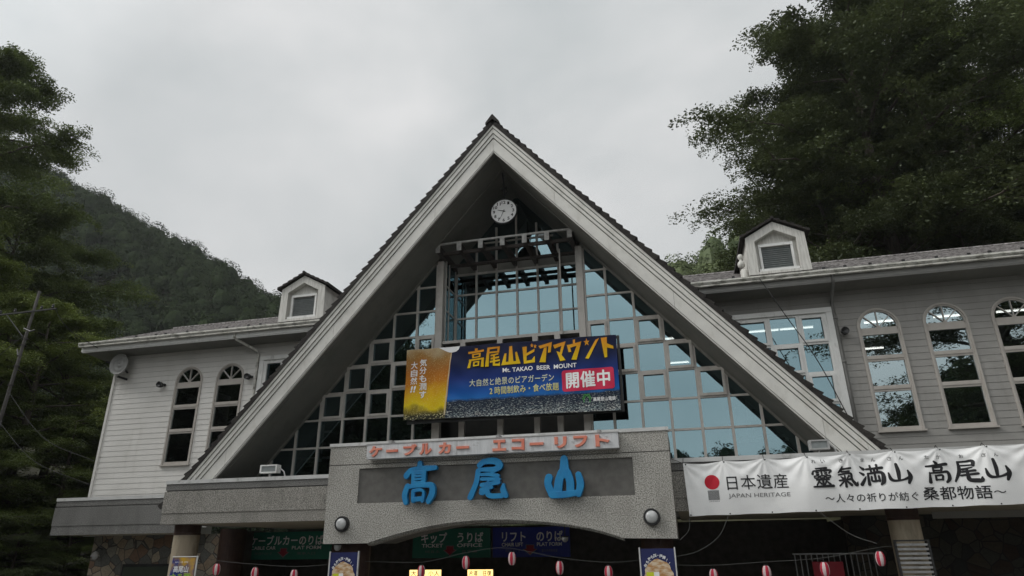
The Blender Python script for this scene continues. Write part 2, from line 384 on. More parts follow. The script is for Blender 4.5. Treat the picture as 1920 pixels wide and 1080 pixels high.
# ------------------------------------------------------------------ station building
B = thing('station_building', (XC, 3.5, 0), 'pale clapboard mountain railway station with tall A-frame gable and arched windows', 'building')
YW = 3.5
ROW = .222
WX = [12.42, 14.42, 16.42]     # arched window axes from the gable axis
WIN = [XC+s*d for s in (-1, 1) for d in WX[:2]]+[XC+WX[2], XC+WX[2]+2.0]
XL, XR = -23.9, 22.0
def wall(side):
    g = G()
    wins = [c for c in WIN if (c < XC) == (side < 0)]
    nsub = 4
    z = 3.4; row = 0
    while z < 10.86:
        z1 = z+ROW
        lap = .012
        sub = nsub if z1 > 9.35 and z < 10.2 else 1
        for k in range(sub):
            a, b = z+ROW*k/sub, z+ROW*(k+1)/sub
            zm = (a+b)/2
            iv = [XL, XC-hw(zm, 18.1)] if side < 0 else [XC+hw(zm, 18.1), XR]
            cuts = []
            for c in sorted(wins):
                if 6.06 < zm < 9.47: cuts.append((c-.64, c+.64))
                elif 9.47 <= zm < 10.11: q = math.sqrt(max(0, .64**2-(zm-9.47)**2)); cuts.append((c-q, c+q))
            # bay opening next to the gable
            if 6.0 < zm < 10.2:
                if side > 0: cuts.append((iv[0], XC+11.0))
                else: cuts.append((XC-11.0, iv[1]))
            x = iv[0]; segs = []
            for p, q in sorted(cuts):
                if p > x: segs.append((x, p))
                x = max(x, q)
            if x < iv[1]: segs.append((x, iv[1]))
            ya = YW-lap*(1-k/sub); yb = YW-lap*(1-(k+1)/sub)
            for p, q in segs:
                g.quad((p, ya, a), (q, ya, a), (q, yb, b), (p, yb, b))
                if k == 0: g.quad((p, YW, a), (q, YW, a), (q, ya, a), (p, ya, a), 1)  # lap underside near-black: the shadow line is put into its colour
        z = z1; row += 1
    # backing inside, end wall and corner board
    if side < 0:
        g.box(XL-.03, XL+.09, YW-.05, YW+.1, 3.4, 10.86)
        g.quad((XL, YW+.1, 3.38), (XL, 11.5, 3.38), (XL, 11.5, 13.2), (XL, YW+.1, 10.9))
    else:
        g.quad((XR, YW, 0), (XR, 11.5, 0), (XR, 11.5, 13.2), (XR, YW, 10.9))
    # fine vertical board joints
    return g.build('wall', [M['siding'] if side < 0 else M['sidinggrey'], M['boardshade']], B, recalc=False)
wall(-1); wall(1)

# --- arched windows: frame > pane, sill
def arc(cx, cz, r, a0, a1, n): return [(cx+r*math.cos(a0+(a1-a0)*i/n), cz+r*math.sin(a0+(a1-a0)*i/n)) for i in range(n+1)]
def make_arched():
    fr = G(); y0, y1 = -.055, .08
    zs = 3.43    # spring line above the sill level
    def ring(ro, ri, ya, yb, m=0):
        o = arc(0, zs, ro, 0, math.pi, 24); i_ = arc(0, zs, ri, 0, math.pi, 24)
        for k in range(24): fr.prism([o[k], o[k+1], i_[k+1], i_[k]], ya, yb, m)
    ring(.66, .60, y0, y1); ring(.60, .555, y0+.035, y1)
    for s in (-1, 1):
        fr.box(*sorted((s*.66, s*.60)), y0, y1, 0, zs); fr.box(*sorted((s*.60, s*.545)), y0+.035, y1, 0, zs)
    fr.box(-.60, .60, y0+.03, y1, .0, .12)
    fr.box(-.545, .545, y0+.02, y1, 3.17, 3.30); fr.box(-.56, .56, y0+.035, y1, 3.30, 3.42)
    for zc in (2.36, 1.35):
        fr.box(-.545, .545, y0+.02, y1, zc-.02, zc+.10); fr.box(-.545, .545, y0+.045, y1, zc-.09, zc-.02)
    for a in (45, 90, 135):
        d = Vector((math.cos(R(a)), math.sin(R(a)))); n_ = Vector((-d.y, d.x))*.016; p = Vector((0, 3.42)); q = p+d*.56
        fr.prism([tuple(p+n_), tuple(p-n_), tuple(q-n_), tuple(q+n_)], y0+.04, y1-.02)
    fr.prism(arc(0, 3.41, .06, 0, math.pi, 8), y0+.03, y1-.02)
    f = fr.build('arched_window', M['bronze'])
    pn = G(); rnd = random.Random(3)
    for a, b in ((.12, 1.26), (1.45, 2.27), (2.46, 3.17)):
        t = rnd.uniform(-.003, .003); u = rnd.uniform(-.003, .003)
        pn.quad((-.545, .03+t, a), (.545, .03-t, a), (.545, .03-t+u, b), (-.545, .03+t+u, b))
    pn.poly([(x, .03, z) for x, z in arc(0, zs-.01, .57, 0, math.pi, 24)])
    pn.build('pane', M['glass2'], f)
    s = G(); s.box(-.70, .70, -.11, .02, -.05, 0); s.build('sill', M['bronze'], f)
    return f
aw = make_arched()
for i, c in enumerate(WIN):
    loc = (c-XC, 0, 6.05)
    if i == 0: aw.parent = B; aw.location = loc
    else: dup(aw, loc, B)

# --- bay windows beside the gable
def bay(side):
    g = G(); sg = side
    def X(d): return XC+sg*d
    def bx(d0, d1, y0, y1, z0, z1): g.box(*sorted((X(d0), X(d1))), y0, y1, z0, z1)
    bx(7.5, 11.06, YW-.13, YW+.05, 10.13, 10.30)
    bx(10.86, 11.06, YW-.11, YW+.05, 5.9, 10.13); bx(10.78, 10.86, YW-.07, YW+.05, 5.9, 10.13)
    for d in (8.98, 9.93, 7.9): bx(d-.05, d+.05, YW-.07, YW+.05, 5.9, 10.13)
    for z in (9.08, 8.05, 7.03, 6.05): bx(7.5, 10.8, YW-.06, YW+.04, z-.04, z+.04)
    bx(7.5, 10.8, YW-.06, YW+.04, 10.06, 10.128)
    f = g.build('bay_window', M['white'], B)
    p = G()
    p.quad((X(7.2), YW, 5.9), (X(10.8), YW, 5.9), (X(10.8), YW, 10.1), (X(7.2), YW, 10.1))
    p.build('pane', M['glass'], f)
    for d0, d1, z0, z1 in ((9.98, 10.78, 9.12, 10.06), (9.03, 9.88, 8.09, 9.04), (9.98, 10.78, 7.07, 8.01), (7.95, 8.93, 9.12, 10.06), (7.95, 8.93, 7.07, 8.01)):
        c = G(); x0, x1 = sorted((X(d0), X(d1))); t = .085
        c.box(x0, x1, YW-.10, YW-.02, z0, z0+t); c.box(x0, x1, YW-.10, YW-.02, z1-t, z1)
        c.box(x0, x0+t, YW-.10, YW-.02, z0+t, z1-t); c.box(x1-t, x1, YW-.10, YW-.02, z0+t, z1-t)
        c.build('casement', M['white'], f)
bay(1); bay(-1)

# --- wing roofs, gutter, eaves, snow guards
RS = .45; RY, RZ = 7.6, 11.26+.45*(7.6-2.45)
def eave(side):
    x0, x1 = (-24.96, XC-hw(11.2, 17.6)) if side < 0 else (XC+hw(11.2, 17.6), 23.0)
    r = G()
    n = 24; ov = .02
    for i in range(n):     # shingle courses
        ya = 2.40+(RY-2.40)*i/n; yb = 2.40+(RY-2.40)*(i+1)/n+.01
        za = 11.24+RS*(ya-2.40); zb = 11.24+RS*(yb-2.40)
        r.quad((x0, ya, za+ov), (x1, ya, za+ov), (x1, yb, zb), (x0, yb, zb)); r.quad((x0, ya, za-.01), (x1, ya, za-.01), (x1, ya, za+ov), (x0, ya, za+ov))
    zr = 11.24+RS*(RY-2.4)
    r.quad((x0, RY, zr), (x1, RY, zr), (x1, 12.8, 11.24), (x0, 12.8, 11.24))
    r.tube([(x0-.02, RY, zr+.02), (x1, RY, zr+.02)], .07, 8)
    ro = r.build('wing_roof', M['wingroof'], B, recalc=False)
    for x in ((-22.65, -21.63, -21.14, -20.05, -18.09, -17.06, -16.5) if side < 0 else (2.43, 5.41, 6.09, 6.88, 7.9, 8.9, 9.86, 10.47, 11.4, 12.4)):
        s = G(); z = 11.24+RS*.55
        s.box(x-.05, x+.05, 2.93, 2.96, z, z+.12); s.prism([(x-.05, z+.0), (x+.05, z+.0), (x+.04, z+.03), (x-.04, z+.03)], 2.96, 3.1)
        s.build('snow_guard', M['dark'], ro)
    e_ = G()
    e_.box(x0+.0, x1, 2.50, 2.60, 10.93, 11.20)          # fascia
    e_.box(x0+.02, x1, 2.52, 2.58, 10.89, 10.927)
    e_.quad((x0+.03, 2.6, 10.935), (x1, 2.6, 10.935), (x1, YW+.1, 10.86), (x0+.03, YW+.1, 10.86), 1)
    if side < 0:
        e_.prism([(x0, 10.93), (x0+.03, 10.93), (x0+.03, 11.2), (x0, 11.2)], 2.6, 12)
        e_.quad((x0+.03, YW+.1, 10.86), (XL, YW+.1, 10.86), (XL, 11, 10.86), (x0+.03, 11, 10.86), 1)
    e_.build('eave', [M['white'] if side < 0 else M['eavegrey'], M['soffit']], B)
    gt = G()   # half-round gutter with its rim
    prof = [(.085*math.cos(R(t)), .085*math.sin(R(t))) for t in range(180, 361, 20)]
    for k in range(len(prof)-1):
        (a, b), (c, d) = prof[k], prof[k+1]
        gt.quad((x0-.03, 2.40+a, 11.24+b), (x1, 2.40+a, 11.24+b), (x1, 2.40+c, 11.24+d), (x0-.03, 2.40+c, 11.24+d))
    gt.box(x0-.03, x1, 2.295, 2.325, 11.225, 11.285); gt.box(x0-.035, x0-.03, 2.3, 2.5, 11.15, 11.26)
    gt.box(x0-.03, x1, 2.34, 2.46, 11.10, 11.15)
    gt.build('gutter', M['gutter'], B)
eave(-1); eave(1)
def downpipe(pts, name='downpipe'):
    g = G(); g.tube(pts, .055, 10)
    for z in (9.89, 8.36):
        p = Vector(pts[-1]); g.tube([(p.x, p.y, z-.03), (p.x, p.y, z+.03)], .075, 10)
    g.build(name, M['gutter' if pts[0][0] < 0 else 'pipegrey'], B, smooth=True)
downpipe([(5.52, 2.45, 11.15), (5.52, 2.48, 10.95), (5.53, 2.6, 10.86), (5.54, 3.3, 10.5), (5.56, 3.41, 10.35), (5.57, 3.41, 8), (5.57, 3.41, 5)])
downpipe([(-17.3, 2.45, 11.15), (-17.3, 2.48, 10.95), (-17.27, 2.6, 10.86), (-16.75, 3.3, 10.55), (-16.72, 3.41, 10.4), (-16.72, 3.41, 8), (-16.72, 3.41, 5)])

# --- gable roof, boards, soffit
YB = 9.0
r = G()
SL = math.sqrt(1+K*K); nx_, nz_ = K/SL, 1/SL       # slope normal
for s in (-1, 1):
    t = 0; step = .215; i = 0
    while True:
        d0 = t; d1 = t+step*1.05
        if ZO-K*d0 < 4.3: break
        def pt(d, off, y): return (XC+s*(d+off*nx_), y, ZO-K*d+off*nz_)
        lift0, lift1 = .12, .205           # upper end tucked, lower end lifted: the saw-tooth edge
        jit = random.uniform(-.012, .012)
        yf = -.13+random.uniform(-.02, .02)
        a, b, c, d = pt(d0, lift0, yf), pt(d1, lift1+jit, yf), pt(d1, lift1+jit, YB), pt(d0, lift0, YB)
        e0, e1 = pt(d0, .0, yf), pt(d1, .0, yf)
        r.quad(a, b, c, d); r.quad(e0, e1, b, a)
        r.quad(b, pt(d1, .06, yf), pt(d1, .06, YB), c)
        t += step; i += 1
    r.quad(pt(0, 0, -.13), pt(t, 0, -.13), pt(t, 0, 0.05), pt(0, 0, 0.05))
    r.quad(pt(0, .01, 0.0), pt(t, .01, 0.0), pt(t, .01, YB), pt(0, .01, YB))
r.prism([(XC-.26, ZO-.02), (XC, ZO+.20), (XC+.26, ZO-.02), (XC+.26, ZO+.07), (XC+.02, ZO+.40), (XC-.02, ZO+.40), (XC-.26, ZO+.07)], -.19, YB)
r.build('gable_roof', M['shingle'], B, recalc=False)
def slope_bar(g, s, v0, v1, y0, y1, d0, d1, m=0, zmin=4.35):
    """a straight piece of board down the slope: v = drop below the top edge"""
    z = lambda d, v: ZO-K*d-v
    g.add([(XC+s*d0, y, z(d0, v)) for y in (y0, y1) for v in (v0, v1)]+[(XC+s*d1, y, z(d1, v)) for y in (y0, y1) for v in (v0, v1)],
          [(0, 1, 5, 4), (2, 3, 7, 6), (0, 4, 6, 2), (1, 3, 7, 5), (0, 2, 3, 1), (4, 5, 7, 6)], m)
VB = ZO-ZI
for s in (-1, 1):
    g = G()
    bands = ((0, .115, -.10, 0.04), (.150, .335, -.07, .04), (.373, .512, -.035, .04), (.550, 1.060, .0, .04), (1.085, VB, .012, .10))
    for bi, (v0, v1, y0, y1) in enumerate(bands):
        off = (0, 3.2, 4.1, 2.2, 2.2)[bi]
        cuts = [0]+[off+3.64*k for k in range(5) if off+3.64*k > .3]+[11.6]
        for a, b in zip(cuts[:-1], cuts[1:]):
            if a > (ZO-v1-4.35)/K-.1: continue
            slope_bar(g, s, v0, v1, y0, y1, a+(.004 if a else .003), min(b, (ZO-v1-4.35)/K)-.004)
    slope_bar(g, s, 0.004, VB-.004, .042, .10, 0.001, (ZI-4.35)/K, 1)  # dark backing, its colour deepens the shadow in the gaps
    g.build('bargeboard', [M['board'], M['boardshade']], B)
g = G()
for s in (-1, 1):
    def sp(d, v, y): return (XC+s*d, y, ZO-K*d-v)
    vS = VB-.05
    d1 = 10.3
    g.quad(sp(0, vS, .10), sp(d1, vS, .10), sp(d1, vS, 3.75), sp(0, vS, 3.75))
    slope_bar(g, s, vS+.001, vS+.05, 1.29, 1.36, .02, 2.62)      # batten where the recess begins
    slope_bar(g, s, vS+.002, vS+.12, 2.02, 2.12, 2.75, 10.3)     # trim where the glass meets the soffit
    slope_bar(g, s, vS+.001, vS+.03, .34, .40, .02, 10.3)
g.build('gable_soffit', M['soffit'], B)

# --- glazed gable wall
YG = 2.1
ZS = ZI+.02
def zlim(x): return ZS-K*abs(x-XC)
def clip(poly):
    """keep what lies under the two roof lines"""
    for s in (-1, 1):
        f = lambda p: ZS-K*s*(p[0]-XC)-p[1]
        o = []
        for i in range(len(poly)):
            a, b = poly[i-1], poly[i]; fa, fb = f(a), f(b)
            if fa >= 0: o.append(a)
            if (fa < 0) != (fb < 0): t = fa/(fa-fb); o.append((a[0]+(b[0]-a[0])*t, a[1]+(b[1]-a[1])*t))
        poly = o
        if len(poly) < 3: return []
    return poly
DX = [2.75, 3.56, 4.48, 5.40, 6.32, 7.24, 8.16, 9.08, 10.0]
TZ = [4.4, 5.22, 6.20, 7.20, 8.17, 9.17, 10.10, 11.07, 12.04, 13.1]
fr = G(); pn = G(); rnd = random.Random(5)
for s in (-1, 1):
    for i, d in enumerate(DX[1:], 1):
        x = XC+s*d; zt = zlim(x)-.03
        if zt > 4.6: fr.box(x-.042, x+.042, YG-.055, YG+.06, 4.4, zt)
    for z in TZ[1:]:
        de = hw(z, ZS)
        if de > 2.9: fr.box(*sorted((XC+s*2.78, XC+s*(de-.02))), YG-.04, YG+.05, z-.034, z+.034)
    for i in range(len(DX)-1):
        for j in range(len(TZ)-1):
            x0, x1 = sorted((XC+s*DX[i], XC+s*DX[i+1]))
            p = clip([(x0, TZ[j]), (x1, TZ[j]), (x1, TZ[j+1]), (x0, TZ[j+1])])
            if len(p) >= 3:
                t, u = rnd.gauss(0, .0035), rnd.gauss(0, .0035); cx = (x0+x1)/2; cz = (TZ[j]+TZ[j+1])/2
                pn.poly([(x, YG+.01+t*(x-cx)+u*(z-cz), z) for x, z in p])
    # main posts
    fr.box(*sorted((XC+s*2.55, XC+s*2.78)), YG-.10, YG+.12, 4.4, 13.05)
    fr.box(*sorted((XC+s*2.785, XC+s*2.85)), YG-.045, YG+.10, 4.4, 12.95)
# middle bays under the recess: an open loggia with wide posts
for x in (-1.75, -.35, .95, 1.75): fr.box(XC+x-.10, XC+x+.10, YG-.05, YG+.10, 4.4, 9.73)
fr.box(XC-2.54, XC+2.54, YG-.04, YG+.05, 6.9, 7.0)
gw = fr.build('glass_wall', M['alu'], B)
pn.build('pane', M['glass'], gw)
for s in (-1, 1):
    for i, j in ((0, 5), (2, 5), (1, 4), (3, 4), (2, 3), (4, 3)):
        x0, x1 = sorted((XC+s*(DX[i]+(.11 if i == 0 else .045)), XC+s*(DX[i+1]-.045))); z0, z1 = TZ[j]+.036, TZ[j+1]-.036; t = .085
        c = G(); ya, yb = YG-.085, YG-.012
        c.box(x0, x1, ya, yb, z0, z0+t); c.box(x0, x1, ya, yb, z1-t, z1); c.box(x0, x0+t, ya, yb, z0+t, z1-t); c.box(x1-t, x1, ya, yb, z0+t, z1-t)
        c.build('casement', M['alu'], gw)
# recessed balcony glazing with its side lights and floor
YR = 3.45
rc = G(); rp = G()
xs = [XC-2.5]+[XC+.83*k for k in (-2, -1, 0, 1, 2)]+[XC+2.5]
for x in xs: rc.box(x-.04, x+.04, YR-.05, YR+.05, 10.05, 15.9-K*abs(x-XC))
for z in (10.12, 11.13, 12.12): rc.box(XC-2.5, XC+2.5, YR-.04, YR+.045, z-.035, z+.035)
for z in (13.0, 13.46): rc.box(XC-2.5, XC+2.5, YR-.06, YR+.05, z-.05, z+.03)
rc.box(XC-2.46, XC+2.46, YR-.02, YR+.04, 13.03, 13.41, 1)
for z in (14.3,): rc.box(XC-1.5, XC+1.5, YR-.04, YR+.045, z-.03, z+.03)
for k in range(6):
    for a, b in ((10.12, 11.13), (11.13, 12.12), (12.12, 13.0)):
        rp.quad((xs[k], YR, a), (xs[k+1], YR, a), (xs[k+1], YR, b), (xs[k], YR, b))
    p = clip([(xs[k], 13.46), (xs[k+1], 13.46), (xs[k+1], 16.2), (xs[k], 16.2)])
    if len(p) > 2: rp.poly([(x, YR, z) for x, z in p])
for s in (-1, 1):
    x = XC+s*2.53
    for y in (YG+.16, 2.62, YR-.1): rc.box(x-.03, x+.03, y-.03, y+.03, 9.85, 13.2)
    for z in (9.9, 11.13, 12.12): rc.box(x-.025, x+.025, YG+.16, YR-.1, z-.03, z+.03)
    rp.quad((x, YG+.1, 9.85), (x, YR, 9.85), (x, YR, 13.3), (x, YG+.1, 13.3))
rc.box(XC-2.54, XC+2.54, YG-.02, YR+.04, 9.74, 9.85)
rc.box(XC-2.5, XC+2.5, YR-.2, YR-.06, 9.86, 10.07)
rg = rc.build('recessed_window', [M['alu'], M['soffit']], B)
rp.build('pane', M['glass'], rg)
# pergola beams over the recess
pb = G()
for i in range(7):
    x = XC-.04+.835*(i-3)
    pb.box(x-.075, x+.075, 1.34, YR-.06, 13.13, 13.40); pb.box(x-.088, x+.088, 1.31, 1.34, 13.10, 13.405, 1)
pb.box(XC-2.58, XC+2.54, 1.325, 1.40, 13.41, 13.475, 1)
pb.box(XC-2.6, XC+2.55, 1.66, 1.78, 13.135, 13.25, 2)
pb.box(XC-2.6, XC+2.55, 2.6, 2.72, 13.02, 13.127)
pb.build('pergola', [M['beam'], M['beamend'], M['beam']], B)

# --- dormers: body > dormer_roof, louvre, trim
def dormer(cx, name='dormer'):
    y0 = 2.95; zb, ze, za = 11.58, 13.02, 13.56; h = 1.02
    b = G()
    outl = [(-h-.02, zb), (-h*.98, ze), (0, za), (h*.98, ze), (h+.02, zb)]
    inn = [(-.70, zb+.10), (-.70, 12.86), (0, 13.24), (.70, 12.86), (.70, zb+.10)]
    P = lambda l: [(cx+x, z) for x, z in l]
    o, n = P(outl), P(inn)
    for k in range(4): b.prism([o[k], o[k+1], n[k+1], n[k]], y0, y0+.07)
    b.prism([o[0], n[0], n[4], o[4]], y0+.002, y0+.07)
    b.prism([(cx-.70, zb+.10), (cx-.70, 12.86), (cx, 13.24), (cx+.70, 12.86), (cx+.70, zb+.10)], y0+.25, y0+.28)
    for s in (-1, 1):     # cheeks and inner reveals
        b.quad((cx+s*(h), y0+.05, zb-.2), (cx+s*(h), 7.0, zb-.2), (cx+s*h*.97, 7.0, ze), (cx+s*h*.97, y0+.05, ze))
        b.quad((cx+s*.70, y0+.06, zb+.1), (cx+s*.70, y0+.25, zb+.1), (cx+s*.70, y0+.25, 12.86), (cx+s*.70, y0+.06, 12.86))
        b.quad((cx+s*.70, y0+.06, 12.86), (cx+s*.70, y0+.25, 12.86), (cx, y0+.25, 13.24), (cx, y0+.06, 13.24))
    d = b.build(name, M['weathered'], B)
    rf = G()
    for s in (-1, 1):
        nseg = 5
        for k in range(nseg):
            a0, a1 = (k)/nseg, (k+1.06)/nseg
            f = lambda a, up_: (cx+s*(h+.14)*a, za+.05-(za-ze+.07)*a+up_)
            (xa, z0), (xb, z1) = f(a0, .06), f(a1, .115)
            (xc_, z2), (xd, z3) = f(a1, 0), f(a0, 0)
            rf.prism([(xa, z0), (xb, z1), (xc_, z2), (xd, z3)], y0-.12, 7.4)
    rf.tube([(cx, y0-.14, za+.12), (cx, 7.4, za+.12)], .06, 8)
    rf.build('dormer_roof', M['shingle'], d)
    lv = G(); yl = y0+.18
    for k in range(11):
        z = 11.80+.075*k
        lv.add([(cx-.50, yl+.05, z), (cx+.50, yl+.06, z), (cx+.50, yl, z+.060), (cx-.50, yl, z+.060)], [(0, 1, 2, 3)])
        lv.box(cx-.50, cx+.50, yl-.008, yl+.004, z+.045, z+.062)
    lv.build('louvre', M['louvre'], d)
    tr = G()
    tr.box(cx-.58, cx-.50, yl-.06, yl+.06, 11.78, 12.66); tr.box(cx+.50, cx+.58, yl-.06, yl+.06, 11.78, 12.66)
    tr.box(cx-.58, cx+.58, yl-.07, yl+.06, 12.66, 12.76); tr.box(cx-.66, cx+.66, yl-.14, yl+.06, 11.66, 11.78)
    tr.build('louvre_frame', M['white'], d)
dormer(4.02); dormer(-14.66)

# --- canopies (parapets), entrance portal
def canopy(name, x0, x1, yf, zb, zt, yb, mats):
    g = G(); H = zt-zb
    F = lambda a: zb+H*a
    g.box(x0+.02, x1, yf-.035, yf+.45, F(.915), F(1.0), 2)
    g.box(x0+.03, x1, yf-.005, yb, F(.77), F(.913), 1)
    g.box(x0+.05, x1, yf+.035, yb-.002, F(.745), F(.769), 1)
    g.box(x0, x1, yf, yb-.001, F(.245), F(.744), 0)
    g.box(x0+.012, x1, yf+.022, yb-.003, F(0), F(.244), 1 if name != 'canopy' else 0)
    xs_ = x0+(.95 if x0 < -16 and name == 'canopy' else .1)
    g.quad((xs_, yf+.1, zb-.004), (x1, yf+.1, zb-.004), (x1, yb+(3.0 if name == 'canopy' else .78), zb-.004), (xs_, yb+(3.0 if name == 'canopy' else .78), zb-.004), 3)
    return g.build(name, mats, B)
cm = [M['aggdk'], M['moss'], M['cap'], M['canopysoffit']]
canopy('canopy', -16.72, -10.20, -.6, 3.58, 4.95, 3.3, cm)
canopy('canopy', -.32, 22, -.6, 3.6, 4.99, 3.3, cm)
canopy('side_canopy', -24.42, -18.55, 2.5, 3.41, 4.80, 3.42, [M['moss'], M['moss'], M['cap'], M['canopysoffit']])
YP = -1.5; PX0, PX1 = -10.27, -.29
arch_pts = [(-8.89, 2.90), (-8.45, 3.02), (-7.96, 3.14), (-7.5, 3.24), (-7.03, 3.32), (-6.6, 3.38), (-6.24, 3.415), (-5.7, 3.445), (-5.2, 3.455), (-4.7, 3.445), (-4.03, 3.40), (-3.6, 3.355), (-3.23, 3.31), (-2.85, 3.245), (-2.46, 3.17), (-2.05, 3.06), (-1.66, 2.93)]
g = G()
low = [(PX0, 2.90)]+arch_pts+[(PX1, 2.90)]
zz = [3.99]*len(low)
for k in range(len(low)-1):
    (a, b), (c, d) = low[k], low[k+1]
    g.quad((a, YP, b), (c, YP, d), (c, YP, 3.99), (a, YP, 3.99))
    if 0 < k < len(low)-2:
        g.quad((a, YP, b), (c, YP, d), (c, .6, d), (a, .6, b), 1)
    else:
        g.quad((a, YP, b), (c, YP, d), (c, .2, d), (a, .2, b), 1)
g.box(PX0, -9.28, YP, YP+.3, 3.99, 4.97); g.box(-1.275, PX1, YP, YP+.3, 3.99, 4.97)      # piers beside the field
g.quad((-9.28, YP+.05, 3.99), (-1.275, YP+.05, 3.99), (-1.275, YP+.05, 4.97), (-9.28, YP+.05, 4.97), 2)
g.quad((-9.28, YP, 3.99), (-1.275, YP, 3.99), (-1.275, YP+.05, 3.99), (-9.28, YP+.05, 3.99)); g.quad((-9.28, YP, 4.97), (-1.275, YP, 4.97), (-1.275, YP+.05, 4.97), (-9.28, YP+.05, 4.97))
g.box(PX0, PX1, YP+.0, YP+.3, 4.971, 5.08); g.box(PX0+.03, PX1-.03, YP+.03, YP+.3, 5.08, 5.105, 1)
g.box(PX0, PX1, YP, YP+.3, 5.105, 5.635)
g.box(PX0-.03, PX1+.03, YP-.03, YP+.4, 5.637, 5.73, 3)
for x, s in ((PX0, -1), (PX1, 1)):
    g.quad((x, YP, 2.90), (x, 1.0, 2.90), (x, 1.0, 5.63), (x, YP, 5.63))
g.quad((PX0, 1.0, 3.4), (PX1, 1.0, 3.4), (PX1, 1.0, 5.63), (PX0, 1.0, 5.63)); g.quad((PX0, YP+.3, 5.6), (PX1, YP+.3, 5.6), (PX1, 1.0, 5.6), (PX0, 1.0, 5.6))
po = g.build('entrance_portal', [M['agg'], M['moss'], M['slate'], M['cap']], B, recalc=False)
g = G()    # raised arch trim, two lines
for k in range(len(arch_pts)-1):
    (a, b), (c, d) = arch_pts[k], arch_pts[k+1]
    g.prism([(a, b-.03), (c, d-.03), (c, d-.004), (a, b-.004)], YP+.05, YP+.35)
    g.prism([(a, b-.06), (c, d-.06), (c, d-.034), (a, b-.034)], YP+.12, YP+.5)
g.build('arch_trim', M['agg'], po)

# --- columns, lower walls, floors, interior
def column(x, y, r_, zt, brown):
    g = G()
    if brown: g.lathe([(r_, 0), (r_, zt)], (x, y, 0), n=28, m=1)
    else:
        g.lathe([(r_*.98, 0), (r_*.98, zt-.32)], (x, y, 0), n=28, m=0); g.lathe([(r_*.99, zt-.32), (r_*1.03, zt-.315), (r_*1.03, zt-.25), (r_*1.0, zt-.245), (r_*1.02, zt)], (x, y, 0), n=28, m=1)
    g.build('column', [M['column'], M['colbrown']], B, smooth=False)
column(-16.32, .3, .41, 3.58, 0); column(5.48, .3, .38, 3.6, 0)
column(-9.6, -.7, .42, 2.93, 1); column(-.85, -.7, .42, 2.93, 1)
column(-17.4, 4.3, .5, 3.56, 1); column(-12.2, 3.5, .4, 3.56, 1)
g = G()
g.box(XL, -17.2, 4.2, 4.5, 0, 3.40); g.build('stone_wall', M['stone'], B)
g = G(); g.box(5.0, 22, 5.2, 5.5, 0, 3.59); g.build('stone_wall', M['stoneshade'], B)  # same rubble, darkened in colour for the shade under the canopy
g = G()
g.quad((-17.3, 8.0, 0), (5.0, 8.0, 0), (5.0, 8.0, 3.6), (-17.3, 8.0, 3.6)); g.quad((-17.25, 4.5, 0), (-17.25, 8, 0), (-17.25, 8, 3.5), (-17.25, 4.5, 3.5)); g.quad((5.0, 5.5, 0), (5.0, 8, 0), (5.0, 8, 3.5), (5.0, 5.5, 3.5))
g.quad((-17.3, 2.6, 3.70), (5.2, 2.6, 3.70), (5.2, 8.0, 3.70), (-17.3, 8.0, 3.70))
g.build('entrance_wall', M['darkwall'], B, recalc=False)
g = G()
g.quad((XL+.1, 3.7, 4.9), (XR, 3.7, 4.9), (XR, 12, 4.9), (XL+.1, 12, 4.9)); g.quad((XC-11, 2.2, 4.9), (XC+11, 2.2, 4.9), (XC+11, 3.7, 4.9), (XC-11, 3.7, 4.9))
g.quad((XL+.1, 11.4, 4.9), (XR, 11.4, 4.9), (XR, 11.4, 10.7), (XL+.1, 11.4, 10.7))
g.quad((XL+.1, 3.7, 10.72), (XR, 3.7, 10.72), (XR, 12, 10.72), (XL+.1, 12, 10.72))
g.quad((XC-4, 7.5, 10.7), (XC+4, 7.5, 10.7), (XC+4, 7.5, 16.2), (XC-4, 7.5, 16.2))
g.quad((XC-11, 3.7, 4.9), (XC-11, 11, 4.9), (XC-11, 11, 10.7), (XC-11, 3.7, 10.7)); g.quad((XC+11.1, 3.7, 4.9), (XC+11.1, 11, 4.9), (XC+11.1, 11, 10.7), (XC+11.1, 3.7, 10.7))
g.box(XC-2.54, XC+2.54, 3.2, 3.3, 4.92, 9.72)
g.build('interior', M['interior'], B, recalc=False)
g = G(); g.box(-22.2, -19.4, 4.12, 4.19, 1.1, 2.32); sw = g.build('shop_window', M['dark'], B)
g = G(); g.quad((-22.1, 4.10, 1.2), (-19.5, 4.10, 1.2), (-19.5, 4.10, 2.22), (-22.1, 4.10, 2.22)); g.build('pane', M['glass2'], sw)
g = G(); g.tube([(XC+1.96, 2.0, 13.0), (XC+1.96, 2.0, 9.75)], .03, 6); g.build('rail_pipe', M['alu'], B)

